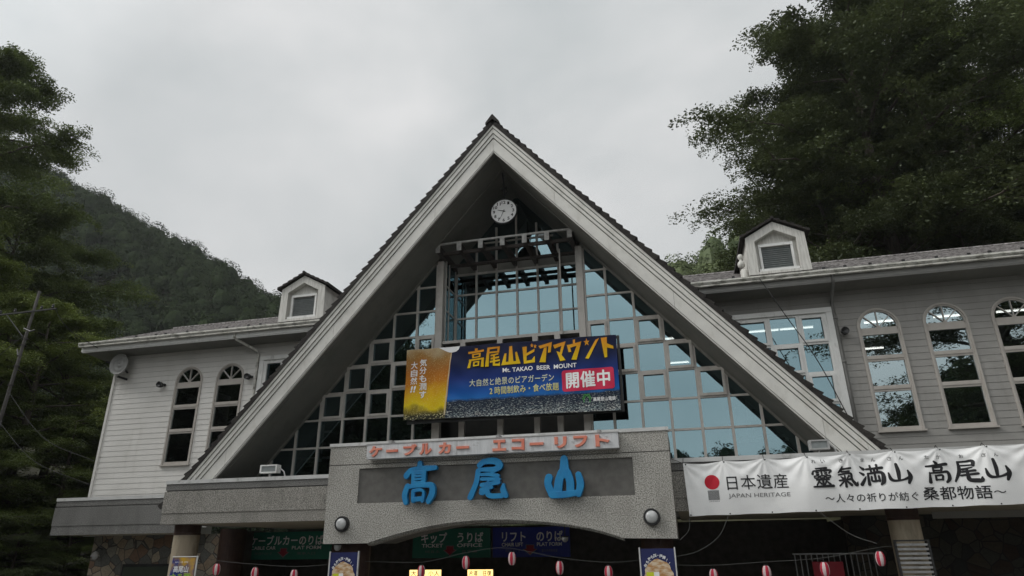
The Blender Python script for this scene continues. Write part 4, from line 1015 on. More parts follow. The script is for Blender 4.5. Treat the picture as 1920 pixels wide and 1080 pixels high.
for (a, b, c_) in (((-.9, -.2), (-.2, .9), (.5, .1)), ((.9, -.2), (.2, .9), (-.5, .1))):   # interlaced green loops
    P_ = [(-2.77+.16*a[0], 7.22+.12*a[1], .028), (-2.77+.17*b[0]*1.6, 7.22+.14*b[1], .028), (-2.77+.16*c_[0], 7.22+.12*c_[1], .028), (-2.77+.1*c_[0]*2, 7.22-.12, .028)]
    g.poly([(x, -.013-.001*(a[0] > 0), z) for x, z in stroke(P_)], 5)
put_text(g, '高尾登山電鉄', -2.56, -1.84, 7.10, 7.23, -.013, 2, bold=.02)
for ch, z in zip('気分も潤す', (8.70, 8.42, 8.14, 7.86, 7.58)): put_text(g, ch, -8.58, -8.32, z, z+.25, -.012, 2, bold=.02)
for ch, z in zip('大自然', (8.64, 8.36, 8.08)): put_text(g, ch, -8.92, -8.67, z, z+.25, -.012, 2, bold=.02)
put_text(g, '!!', -8.92, -8.74, 7.80, 8.03, -.012, 2, bold=.03, slant=.2)
foam = [(-7.9, 9.33), (-7.12, 9.33), (-7.16, 9.22), (-7.26, 9.15), (-7.40, 9.13), (-7.52, 9.14), (-7.66, 9.2), (-7.8, 9.28)]
g.poly([(x, -.006, z) for x, z in foam], 2)
g.poly([(x, -.006, z) for x, z in [(-7.66, 6.95), (-7.62, 6.95), (-7.42, 9.14), (-7.45, 9.14)]], 6)
o = g.build('print', [grad('title_gold', (.72, .50, .012), (.62, .24, .02), 1.7, 2.3), mat('title_outline', (.008, .008, .014), .5), M['letter'], grad('pale_gold', (.62, .58, .18), (.60, .62, .48), .7, 1.2), mat('banner_crimson', (.50, .012, .055), .5, (.56, .016, .07), 2), mat('logo_green', (.05, .24, .05), .5), mat('glass_rim', (.55, .45, .28), .5)], BR, recalc=False)
conform(o, lambda x, z: beer_y(x, z)-.003, .05)
g = G()   # black frame behind the cloth
g.box(-9.05, -1.60, 1.36, 1.42, 9.20, 9.28); g.box(-9.05, -1.60, 1.36, 1.42, 6.74, 6.86); g.box(-1.68, -1.60, 1.30, 1.42, 6.74, 9.28); g.box(-2.7, -1.60, 1.37, 1.41, 6.74, 7.3)
for x in (-8.2, -5.5, -3.0): g.box(x-.04, x+.04, 1.42, 2.05, 9.2, 9.27); g.box(x-.03, x+.03, 1.37, 1.41, 6.86, 9.2)
g.build('frame', M['dark'], BR)

# ------------------------------------------------------------------ white heritage banner
def wb_top(x): k = (x-.03)/1.045; return 4.825+.0195*x-.045*abs(math.sin(math.pi*k))**.8
def wb_bot(x): return 3.45+.0135*x+.012*math.sin(math.pi*(x-.1)/1.05)**2
def wb_y(x, z):
    t = (wb_top(x)-z)/1.4; k = (x-.03)/1.045; f = k-round(k)
    y = -.86-.05*math.sin(math.pi*min(1, max(0, t)))
    y += .040*math.sin(2*math.pi*k*.5+2.0*t)*(1-.4*t)
    y -= .035*math.cos(2*math.pi*k)*math.exp(-2.2*t)
    for q in (-3, -2, -1, 0, 1, 2, 3, 4, 5, 6, 7, 8, 9):      # creases fanning out from each eyelet
        dx = x-(.03+1.045*q); dz = max(.02, wb_top(x)-z); r_ = math.hypot(dx, dz)
        if r_ < 1.5: a = math.atan2(dx, dz); y += .011*math.sin(11*a+q*1.7)*math.exp(-((r_-.38)/.5)**2)
    return y
WB = thing('white_banner', (4.2, -.85, 3.45), 'long white cloth banner with red disc and black brush lettering along the canopy', 'banner')
g = G(); NX, NZ = 280, 48; X1 = 9.4
def wpt(i, j):
    x = .03+(X1-.03)*i/NX; v = j/NZ; zb, zt = wb_bot(x), wb_top(x); z = zb+(zt-zb)*v; xx = x+.035*(1-v)*(1 if i < 3 else 0)
    return (xx, wb_y(x, z), z)
g.add([wpt(i, j) for j in range(NZ+1) for i in range(NX+1)], [(j*(NX+1)+i, j*(NX+1)+i+1, (j+1)*(NX+1)+i+1, (j+1)*(NX+1)+i) for j in range(NZ) for i in range(NX)])
g.build('cloth', mat('banner_cloth', (.80, .80, .795), .6, (.84, .84, .83), 1.5, bump=.35, bscale=3.2, wear=((.68, .68, .67), 1.3, .55, .85, (1, 1, 1))), WB, smooth=True, recalc=False)
g = G(); e0 = -.007
def disc(cx, cz, r_, y, m): g.poly([(cx+r_*math.cos(t*math.pi/16), y, cz+r_*math.sin(t*math.pi/16)) for t in range(32)], m)
disc(.735, 4.30, .19, e0, 2)
for k in range(11): g.box(.60+.026*k, .60+.026*k+.021, e0-.0005, e0, 3.845, 4.09, 1)
put_text(g, 'JAPAN', .61, .87, 3.79, 3.825, e0, 1)
put_chars(g, '日本遺産', 1.04, 2.68, 4.08, 4.43, e0, 0, bold=.004, zslope=.012)
put_text(g, 'JAPAN HERITAGE', 1.11, 2.65, 3.855, 3.99, e0, 1, bold=.004)
for ch, x0, x1, z0, z1 in (('靈', 3.22, 3.74, 4.08, 4.57), ('氣', 3.82, 4.32, 4.08, 4.58), ('満', 4.38, 4.94, 4.09, 4.60), ('山', 5.00, 5.56, 4.10, 4.60), ('高', 5.90, 6.44, 4.10, 4.62), ('尾', 6.50, 7.12, 4.11, 4.62), ('山', 7.18, 7.74, 4.11, 4.63)):
    put_brush(g, BRUSH, ch, x0, x1, z0, z1, e0, 0, 0, 1.32, .0006)
put_chars(g, '〜人々の祈りが紡ぐ', 3.46, 5.66, 3.70, 3.90, e0, 0, bold=.008)
put_chars(g, '桑都物語', 5.72, 7.26, 3.70, 4.00, e0, 0, bold=.014)
put_chars(g, '〜', 7.26, 7.56, 3.76, 3.94, e0, 0, bold=.008)
for s_, x in (('れ', 3.33), ('い', 3.56), ('き', 4.0), ('ま', 4.52), ('ん', 4.78), ('さ', 5.14), ('ん', 5.40), ('た', 5.99), ('か', 6.26), ('お', 6.79), ('さ', 7.26), ('ん', 7.53)):
    put_text(g, s_, x-.05, x+.05, 4.685, 4.775, e0, 0, bold=.006)
for x in (.1, 1.1, 2.15, 3.2, 4.24, 5.3, 6.34, 7.38, 8.4):
    disc(x, wb_bot(x)+.03, .018, e0, 0); disc(x, wb_top(x)-.03, .02, e0, 0)
o = g.build('print', [M['ink'], M['greyink'], M['redink']], WB, recalc=False); conform(o, wb_y, .035)
g = G()
for q in range(9):
    x = .03+1.045*q; z = wb_top(x)-.02; g.tube([(x, wb_y(x, z)-.01, z), (x+.01, -.75, z+.1+.01*q*0), (x+.02, -.62, 4.99)], .008, 5)
g.tube([(.05, -.84, 4.8), (-.1, -.72, 4.9), (-.28, -.64, 4.98)], .008, 5)
g.build('tie_cord', M['wire'], WB)

# ------------------------------------------------------------------ hanging station signs
def hang_sign(x0, x1, face, jp, en1, en2, sub1, sub2, label):
    y, z0, z1 = 5.4, 2.42, 3.45
    t = thing('hanging_sign', ((x0+x1)/2, y, z0), label, 'sign', 'signs above the entrance')
    g = G(); g.box(x0, x1, y, y+.12, z0, z1); g.build('board', M[face], t)
    g = G(); w_ = x1-x0
    put_chars(g, jp, x0+.10*w_, x0+.92*w_, z0+.52, z0+.88, y-.004, 0, bold=.022)
    put_text(g, en1, x0+.12*w_, x0+.40*w_, z0+.37, z0+.50, y-.004, 0, bold=.016)
    put_text(g, en2, x0+.58*w_, x0+.90*w_, z0+.37, z0+.50, y-.004, 0, bold=.016)
    put_text(g, sub1, x0+.17*w_, x0+.36*w_, z0+.17, z0+.27, y-.004, 1); put_text(g, sub2, x0+.64*w_, x0+.84*w_, z0+.17, z0+.27, y-.004, 1)
    g.build('lettering', [M['letter'], M['greyink']], t, recalc=False)
    g = G(); cx = x0+.49*w_; cz = z0+.30; A = [(-.15, .12), (.15, .12), (.15, -.02), (.26, -.02), (0, -.22), (-.26, -.02), (-.15, -.02)]
    g.poly([(cx+a*1.08, y-.003, cz+b*1.08) for a, b in A], 1); g.poly([(cx+a*.9, y-.006, cz+b*.9) for a, b in A], 0)
    g.build('arrow', [M['signred'], M['greyink']], t, recalc=False)
    g = G()
    for x in (x0+.3, x1-.3): g.tube([(x, y+.06, z1), (x, y+.06, 3.69)], .02, 6)
    g.build('hanger', M['dark'], t)
hang_sign(-17.78, -13.75, 'greensign', 'ケーブルカーのりば', 'CABLE CAR', 'PLAT FORM', '케이블카 타는 곳', '乘車入口', 'dark green platform sign with red arrow under the left canopy')
hang_sign(-10.29, -7.22, 'greensign', 'キップ うりば', 'TICKET', 'OFFICE', '매표소', '售票處', 'dark green ticket office sign with red arrow behind the arch')
hang_sign(-7.11, -4.22, 'bluesign', 'リフト のりば', 'CHAIR LIFT', 'PLAT FORM', '리프트 타는 곳', '觀光吊椅乘車處', 'dark blue chair lift sign with red arrow behind the arch')
WARM = emit('lit_panel', (1, .70, .26), 1.9)
for x0, x1, lb, tx in ((-10.9, -9.5, 'lit yellow fare board beneath the green ticket office sign', '大人　小人'), (-8.5, -7.4, 'lit yellow price board to the right of the fare board', '片道　往復')):
    t = thing('lit_board', ((x0+x1)/2, 6.6, 1.2), lb, 'sign', 'lit boards in the ticket hall')
    g = G(); g.box(x0, x1, 6.6, 6.75, 1.2, 2.02); g.build('case', M['dark'], t)
    g = G(); g.quad((x0+.04, 6.595, 1.24), (x1-.04, 6.595, 1.24), (x1-.04, 6.595, 1.98), (x0+.04, 6.595, 1.98)); g.build('screen', WARM, t, recalc=False)
    g = G(); put_chars(g, tx, x0+.1, x1-.1, 1.76, 1.94, 6.59, 0, bold=.02); g.build('lettering', M['ink'], t, recalc=False)

# ------------------------------------------------------------------ posters, nobori flag, lanterns
FOOD = mat('food_picture_print', (.62, .50, .36), .5, (.42, .22, .08), 5, lo=.42, hi=.6, stretch=(1, 1, 2.5))
NAVY = mat('navy_print', (.012, .016, .075), .5, (.016, .022, .095), 2)
def poster(x0, label):
    w_ = .84; x1 = x0+w_; y = -1.62; zt = 2.67; zb = 1.35; t = thing('poster', (x0+w_/2, y, zb), label, 'poster', 'food posters on the portal columns')
    g = G(); g.box(x0, x1, y, y+.03, zb, zt); g.build('sheet', NAVY, t)
    g = G(); g.box(x0-.035, x0-.002, y-.015, y+.04, zb, zt+.03); g.box(x1+.002, x1+.035, y-.015, y+.04, zb, zt+.03); g.build('pole', M['cap'], t)
    g = G(); cx, cz = x0+w_/2, 2.0
    rr = [(cx+.36*math.cos(a*math.pi/14)*(1+.05*math.sin(a*2.3)), cz+.42*math.sin(a*math.pi/14)*(1+.04*math.cos(a*1.7))) for a in range(29)]
    g.poly([(x, y-.004, z) for x, z in rr[:28]], 1)
    for i, ch in enumerate('昼も夜も超・絶景!!'):
        a = R(148-13*i*.93); r_ = .50; v, f = text_data(ch, .02, 0); h = .075
        c = Vector((cx+r_*.72*math.cos(a), cz+r_*1.02*math.sin(a))); ca, sa = math.cos((a-math.pi/2)*.75), math.sin((a-math.pi/2)*.75)
        lo, hi = v.min(0), v.max(0); mid = (lo+hi)/2
        g.add([(c.x+((p[0]-mid[0])*ca-(p[1]-mid[1])*sa)*h*1.15, y-.004, c.y+((p[0]-mid[0])*sa+(p[1]-mid[1])*ca)*h*1.15) for p in v], f, 0)
    g.poly([(x, y-.009, z) for x, z in [(x0+.09, 1.5), (x0+.30, 1.5), (x0+.30, 2.12), (x0+.12, 2.12)]], 2); g.poly([(x, y-.008, z) for x, z in [(x0+.30, 1.6), (x0+.44, 1.62), (x0+.43, 2.13), (x0+.30, 2.12)]], 0)
    g.poly([(x, y-.010, z) for x, z in [(x0+.44, 1.9), (x0+.58, 1.93), (x0+.70, 1.96), (x0+.6, 1.88), (x0+.45, 1.84)]], 3)
    g.build('print', [M['letter'], FOOD, mat('lime_print', (.55, .60, .03), .5), mat('brown_print', (.16, .07, .03), .5)], t, recalc=False)
poster(-9.92, 'navy food poster with white arched lettering on the left portal column')
poster(-1.25, 'navy food poster with white arched lettering on the right portal column')
t = thing('nobori_flag', (-15.02, -1.2, 0), 'colourful upright flag on a white pole before the left column', 'flag')
g = G(); fx0, fx1 = -15.50, -14.68
for i in range(8):
    for j in range(14):
        P_ = lambda a, b: (fx0+(fx1-fx0)*a/8+.0*b, -1.2+.02*math.sin(a*.9+b*.5), .7+(2.58-.7)*b/14)
        g.quad(P_(i, j), P_(i+1, j), P_(i+1, j+1), P_(i, j+1))
g.build('cloth', mat('flag_print', (.012, .035, .22), .5, (.55, .33, .03), 1.4, lo=.46, hi=.62), t, smooth=True, recalc=False)
g = G(); put_text(g, '高尾山', -15.38, -14.86, 2.16, 2.34, -1.235, 0, bold=.03); put_text(g, 'さる園', -15.46, -14.76, 1.86, 2.12, -1.237, 1, bold=.05); put_text(g, 'さる園', -15.46, -14.76, 1.86, 2.12, -1.245, 2, bold=.0)
put_text(g, '高尾山さる園・野草園', -15.36, -14.90, 2.42, 2.47, -1.235, 0)
g.build('print', [M['letter'], mat('flag_yellow', (.70, .72, .10), .5), mat('flag_green', (.05, .30, .04), .5)], t, recalc=False)
g = G(); g.tube([(-14.62, -1.2, 0), (-14.62, -1.2, 2.62)], .022, 8); g.tube([(-15.5, -1.2, 2.60), (-14.62, -1.2, 2.60)], .012, 6); g.build('pole', M['white'], t)
def lantern0():
    t = thing('paper_lantern', (0, 0, 0), '', 'lantern', 'striped paper lanterns on strings')
    prof = [(.045, -.165), (.068, -.15), (.094, -.10), (.108, -.03), (.108, .03), (.094, .10), (.068, .15), (.045, .165)]
    fine = []
    for (a, b), (c, d) in zip(prof[:-1], prof[1:]):
        for k in range(3): fine.append((a+(c-a)*k/3-(.0035 if k == 1 else 0), b+(d-b)*k/3))
    fine.append(prof[-1])
    g = G(); g.lathe(fine, (0, 0, 0), 'z', 32, mfun=lambda i, k: 0 if (k//4) % 2 else 1); g.build('paper', [M['lred'], M['lwhite']], t, smooth=True)
    g = G(); g.lathe([(0, .162), (.05, .162), (.05, .185), (0, .185)], (0, 0, 0), 'z', 16); g.lathe([(0, -.162), (.05, -.162), (.05, -.18), (0, -.18)], (0, 0, 0), 'z', 16); g.tube([(0, 0, .18), (0, 0, .26)], .006, 5); g.build('cap', M['dark'], t)
    return t
lan = lantern0()
LP = [(-13.89, 2.23, 'striped lantern beside the colourful upright flag'), (-12.57, 2.12, 'striped lantern below the left part of the green platform sign'), (-11.27, 2.05, 'striped lantern under the left canopy nearest the navy poster'), (-7.33, 2.14, 'striped lantern in front of the lit yellow fare board'),
      (-6.03, 2.37, 'striped lantern hanging below the ticket office sign'), (-4.72, 2.46, 'striped lantern hanging below the left of the blue lift sign'), (-3.42, 2.22, 'striped lantern below the right end of the blue lift sign'), (-2.13, 2.10, 'striped lantern just left of the right navy poster'),
      (.50, 2.01, 'striped lantern just right of the right navy poster'), (1.77, 2.08, 'striped lantern under the white banner midway between poster and red board'), (3.12, 2.15, 'striped lantern in front of the red board'), (4.40, 2.38, 'striped lantern beside the right beige column, highest of all on its string')]
for i, (x, z, lb) in enumerate(LP):
    if i == 0: lan.location = (x, -1.2, z); lan['label'] = 'red and white '+lb
    else: dup(lan, (x, -1.2, z), None, 'red and white '+lb, rz=i*.4)
def cable(name, pts, r_, m, label, cat='cable', group=None, n=10):
    q = [tuple(p) for p in smooth_line(pts, n)] if len(pts) > 2 else pts
    g = G(); g.tube(q, r_, 5); o = g.build(name, M[m]); return tag(o, label, cat, group)
cable('lantern_string', [(-14.6, -1.2, 2.64), (-13.89, -1.2, 2.48), (-12.57, -1.2, 2.37), (-11.27, -1.2, 2.30), (-9.95, -1.1, 2.36)], .005, 'rope', 'thin string of lanterns sagging under the left canopy', 'string')
cable('lantern_string', [(-9.1, -1.1, 2.42), (-7.33, -1.2, 2.39), (-6.03, -1.2, 2.62), (-4.9, -1.2, 2.73), (-3.42, -1.2, 2.47), (-2.13, -1.2, 2.35), (-1.25, -1.1, 2.4)], .005, 'rope', 'thin string of lanterns across the arched entrance', 'string')
cable('lantern_string', [(-.4, -1.1, 2.27), (.5, -1.2, 2.26), (1.77, -1.2, 2.33), (3.12, -1.2, 2.41), (4.40, -1.2, 2.63), (5.1, -.2, 2.66)], .005, 'rope', 'thin string of lanterns under the white banner', 'string')
cable('tie_rope', [(1.05, -.86, 3.44), (.75, -.9, 2.95), (.2, -.95, 2.6), (-.42, -1.05, 2.46)], .009, 'rope', 'grey rope from the banner hem swooping to the right navy poster', 'rope')
cable('tie_rope', [(.06, -.86, 3.42), (0, -.9, 3.1), (-.25, -1.1, 2.86)], .009, 'rope', 'short grey rope from the banner corner to the portal', 'rope')
cable('tie_rope', [(3.3, -.86, 3.46), (3.9, -.9, 2.95), (4.4, -1.15, 2.72)], .007, 'rope', 'thin rope slanting from the banner hem to the last lantern', 'rope')

# ------------------------------------------------------------------ things fixed to the walls
t = thing('dish_loudspeaker', (-23.25, 3.0, 10.35), 'round grey dish under the left eave corner', 'speaker')
g = G(); c = (-23.25, 2.95, 10.36)
g.lathe([(0.001, .06), (.06, -.02), (.10, .05), (.26, .03), (.28, .0), (.30, .03), (.43, -.03), (.455, -.05), (.46, -.02), (.40, .10), (.15, .16), (0.001, .17)], c, 'y', 40); g.build('dish', mat('dish_grey', (.26, .26, .25), .6, (.32, .32, .31), 4), t, smooth=True)
g = G(); g.tube([(c[0], 3.1, c[2]), (c[0], 3.48, c[2]-.25)], .04, 8); g.tube([(c[0]-.1, 3.1, c[2]-.5), (c[0]+.05, 3.48, c[2]-.55)], .05, 8); g.tube([(c[0]-.45, 3.0, c[2]+.1), (c[0]-.8, 3.05, c[2]+.2)], .05, 8); g.build('bracket', M['dark'], t)
for x, z, lb in ((-21.17, 9.39, 'small black spotlight left of the outermost arched window'), (-16.94, 9.44, 'small black spotlight between arched window and bay on the left wing'), (5.80, 9.37, 'small black spotlight beside the right wing downpipe')):
    t = thing('wall_spotlight', (x, 3.45, z), lb, 'lamp', 'black spotlights on the clapboard walls')
    g = G(); g.lathe([(0.001, -.03), (.06, -.03), (.06, .03), (0.001, .03)], (x, 3.46, z+.03), 'y', 14); g.tube([(x, 3.45, z+.03), (x-.03, 3.36, z+.05)], .025, 6); g.build('bracket', M['dark'], t)
    g = G(); g.lathe([(0.001, .14), (.07, .13), (.11, .07), (.125, 0), (.115, -.08), (.125, -.11), (.11, -.115), (.10, -.09), (0.001, -.08)], (x-.05, 3.27, z), 'y', 18); g.build('head', M['dark'], t, smooth=True)
for x, wd, lb in ((-13.1, .62, 'floodlight with white frame on the left canopy top'), (3.66, .50, 'floodlight with grey frame on the right canopy top')):
    t = thing('floodlight', (x, -.25, 4.98), lb, 'lamp', 'floodlights on the canopies'); z0, z1 = 5.10, 5.36
    g = G(); h = wd/2
    g.box(x-h, x+h, -.36, -.12, z0, z0+.04); g.box(x-h, x+h, -.36, -.12, z1-.04, z1); g.box(x-h, x-h+.05, -.36, -.12, z0+.04, z1-.04); g.box(x+h-.05, x+h, -.36, -.12, z0+.04, z1-.04); g.box(x-h+.05, x+h-.05, -.2, -.12, z0+.04, z1-.04)
    g.build('housing', M['white'] if x < 0 else M['grey'], t)
    g = G(); g.quad((x-h+.05, -.33, z0+.04), (x+h-.05, -.33, z0+.04), (x+h-.05, -.33, z1-.04), (x-h+.05, -.33, z1-.04)); g.build('lens', M['louvre'], t)
    g = G(); g.tube([(x-.05, -.2, 4.95), (x, -.22, z0)], .018, 6); g.tube([(x+h+.02, -.22, z1-.1), (x+h+.14, -.15, z0+.05), (x+h+.22, -.15, 4.95)], .022, 6); g.build('bracket', M['cap'], t)
cable('roof_cable', [(3.18, 2.15, 11.12), (3.8, 1.95, 9.6), (4.45, 1.75, 8.0), (5.15, 1.45, 5.45)], .016, 'wire', 'thin black cable from the right eave down to the gable roof')
t = thing('vent_pipe', (2.86, 3.2, 11.5), 'stubby white vent pipe on the roof beside the right dormer', 'vent')
g = G(); g.lathe([(.13, 0), (.13, .38), (.10, .42)], (2.86, 3.25, 11.5), 'z', 16); g.build('pipe', M['weathered'], t, smooth=True)
g = G(); g.lathe([(.05, .5), (.12, .56), (.13, .64), (.11, .72), (.05, .78), (.04, .82), (.09, .88), (.10, .95), (.07, 1.02), (0.001, 1.05)], (2.80, 3.25, 11.5), 'z', 16); g.build('cowl', M['weathered'], t, smooth=True)
t = thing('slatted_panel', (5.36, -.4, 0), 'weathered metal rack of horizontal slats before the right column', 'rack')
g = G()
for k in range(13): z = 2.66-.105*k; g.box(5.02, 5.72, -.42-.01*(k % 2), -.36, z, z+.055)
g.build('slats', M['steel'], t)
g = G(); g.box(4.97, 5.015, -.44, -.33, 0, 2.76); g.box(5.725, 5.77, -.44, -.33, 0, 2.76); g.box(4.97, 5.77, -.44, -.33, 2.762, 2.80); g.build('frame', M['dark'], t)
t = thing('red_board', (3.8, 2.5, 0), 'plain red notice board on the railing under the white banner', 'sign')
g = G(); g.box(3.42, 4.25, 2.5, 2.54, 1.4, 2.25); g.build('board', M['signred'], t)
g = G(); g.box(3.5, 3.55, 2.54, 2.58, 0, 2.2); g.box(4.12, 4.17, 2.54, 2.58, 0, 2.2); g.build('leg', M['dark'], t)
t = thing('railing', (4.2, 2.75, 0), 'thin upright metal bars of a railing behind the red board', 'railing')
g = G()
for k in range(15): g.tube([(3.0+.155*k, 2.75, 0), (3.0+.155*k, 2.75, 2.44)], .014, 5)
g.build('bar', M['steel'], t)
g = G(); g.box(2.95, 5.2, 2.73, 2.77, 2.44, 2.48); g.build('rail', M['steel'], t)
t = thing('hood_lamp', (-23.55, 4.1, 2.6), 'grey hooded lamp on the rubble stone wall', 'lamp')
g = G(); g.lathe([(.02, .2), (.10, .14), (.16, .03), (.17, 0), (.15, 0), (.12, .03)], (-23.4, 3.9, 2.62), 'z', 18); g.build('hood', M['cap'], t, smooth=True)
g = G(); g.lathe([(.11, 0), (.10, -.08), (.06, -.13), (0.001, -.14)], (-23.4, 3.9, 2.64), 'z', 18); g.build('bulb', M['lampglass'], t, smooth=True)
g = G(); g.tube([(-23.4, 3.9, 2.8), (-23.4, 3.98, 2.95), (-23.4, 4.2, 2.9)], .025, 6); g.build('bracket', M['dark'], t)
for x, y, z, lb in ((-9.95, -1.2, 2.88, 'small white dome lamp under the left portal corner'), (-3.9, 2.6, 3.05, 'small white dome lamp hanging right of the blue lift sign')):
    t = thing('dome_lamp', (x, y, z), lb, 'lamp', 'white dome lamps under the entrance')
    g = G(); g.lathe([(.10, 0), (.11, -.04), (.09, -.12), (.05, -.16), (0.001, -.17)], (x, y, z), 'z', 18); g.build('dome', M['lampglass'], t, smooth=True)
    g = G(); g.lathe([(0.001, .02), (.12, .02), (.12, -.01), (.1, -.012)], (x, y, z), 'z', 18); g.tube([(x, y, z), (x, y, 3.65 if y > 0 else z+.03)], .02, 6); g.build('mount', M['dark'], t)
TUBE = emit('fluorescent_light', (1, .98, .93), 7)
tl = ((-.20, 6.2, 'lit fluorescent tube behind the upper right gable glass'), (.40, 10.1, 'lit fluorescent tube deep inside, behind the lower right gable glass'), (3.55, 6.2, 'lit fluorescent tube behind the left pane column of the right bay'), (4.80, 6.2, 'lit fluorescent tube behind the middle of the right bay'), (7.80, 6.2, 'lit fluorescent tube behind the fanlight of the first right arched window'), (10.15, 6.2, 'lit fluorescent tube behind the fanlight of the middle right arched window'), (12.2, 6.2, 'lit fluorescent tube behind the fanlight of the last right arched window'), (8.2, 10.1, 'lit fluorescent tube deep behind the first right arched window'))
for x, y, lb in tl:
    t = thing('ceiling_light', (x, y, 10.5), lb, 'lamp', 'lit tubes inside the station')
    g = G(); g.tube([(x-.6, y, 10.47), (x+.6, y, 10.47)], .035, 8); g.build('tube', TUBE, t, smooth=True)
    g = G(); g.box(x-.62, x+.62, y-.06, y+.06, 10.52, 10.70); g.build('housing', M['white'], t)

# ------------------------------------------------------------------ utility pole and wires
t = thing('utility_pole', (-26.9, 1, 0), 'grey concrete utility pole with crossarm among the trees', 'pole')
g = G(); g.tube([(-26.9, 1, 0), (-26.3, 1, 13.35)], [.10, .055], 14); g.build('shaft', M['concrete'], t, smooth=True)
g = G()
for z in (9.2, 10.0, 10.9, 11.2, 11.6):
    x = -26.9+.6*z/13.35; g.lathe([(.11, 0), (.125, .005), (.125, .035), (.11, .04)], (x, 1, z), 'z', 14)
g.build('band', M['concrete'], t)
g = G(); g.box(-28.2, -25.0, .85, .92, 12.36, 12.42); g.tube([(-27.6, .88, 12.35), (-26.5, .95, 11.3)], .02, 6); g.build('crossarm', M['dark'], t)
g = G()
for x in (-28.0, -27.2, -25.8, -25.2): g.lathe([(.03, 0), (.06, .04), (.04, .08), (.06, .12), (.03, .16)], (x, .88, 12.43), 'z', 10)
g.build('insulator', M['dark'], t)
g = G(); g.tube([(-26.35, .8, 11.6), (-25.7, .6, 11.35), (-25.5, .6, 11.4)], .03, 6); g.tube([(-26.4, .8, 10.7), (-25.9, .5, 10.3)], .03, 6); g.build('bracket', M['dark'], t)
cable('power_line', [(-25.2, .9, 12.5), (-24.6, 1.3, 11.6), (-24.0, 2.4, 11.0)], .012, 'wire', 'black wire from the pole crossarm to the left eave')
cable('power_line', [(-26.5, .9, 9.0), (-25.0, 1.8, 7.1), (-23.95, 3.4, 6.35)], .012, 'rope', 'pale wire drooping from the pole to the left wall, upper of two')
cable('power_line', [(-26.6, .9, 7.8), (-25.2, 1.8, 6.2), (-23.95, 3.4, 5.4)], .012, 'rope', 'pale wire drooping from the pole to the left wall, lower of two')
cable('power_line', [(-26.5, .85, 11.2), (-27.2, .4, 10.0), (-29.0, -.6, 7.2)], .010, 'rope', 'thin guy wire slanting left from the utility pole')
cable('power_line', [(-28.1, .88, 12.55), (-33, .2, 12.3), (-45, -2, 13)], .012, 'wire', 'black wire running left from the pole crossarm')

# ------------------------------------------------------------------ trees
def quads_mesh(name, V):
    n = len(V); me = bpy.data.meshes.new(name)
    me.vertices.add(n*4); me.vertices.foreach_set('co', V.reshape(-1).astype(np.float32))
    me.loops.add(n*4); me.loops.foreach_set('vertex_index', np.arange(n*4, dtype=np.int32))
    me.polygons.add(n); me.polygons.foreach_set('loop_start', np.arange(0, n*4, 4, dtype=np.int32)); me.polygons.foreach_set('loop_total', np.full(n, 4, np.int32))
    me.update(calc_edges=True); return me
def unit(a): return a/(np.linalg.norm(a, axis=1, keepdims=True)+1e-9)
def leaves(C, rng, size, out, tilt=.55, aspect=.5):
    """kite-shaped leaves at the points C, pointing outward and drooping a little"""
    n = len(C); sz = size*rng.uniform(.6, 1.35, (n, 1))
    nrm = unit(np.array([0, 0, 1.])+rng.normal(0, tilt, (n, 3)))
    d = unit(out+rng.normal(0, .8, (n, 3))+np.array([0, 0, -.25])); d = unit(d-nrm*(d*nrm).sum(1, keepdims=True)); s_ = np.cross(nrm, d)
    return np.stack([C-d*sz*.5, C+s_*sz*aspect*.5-d*sz*.05, C+d*sz*.5, C-s_*sz*aspect*.5-d*sz*.05], 1)
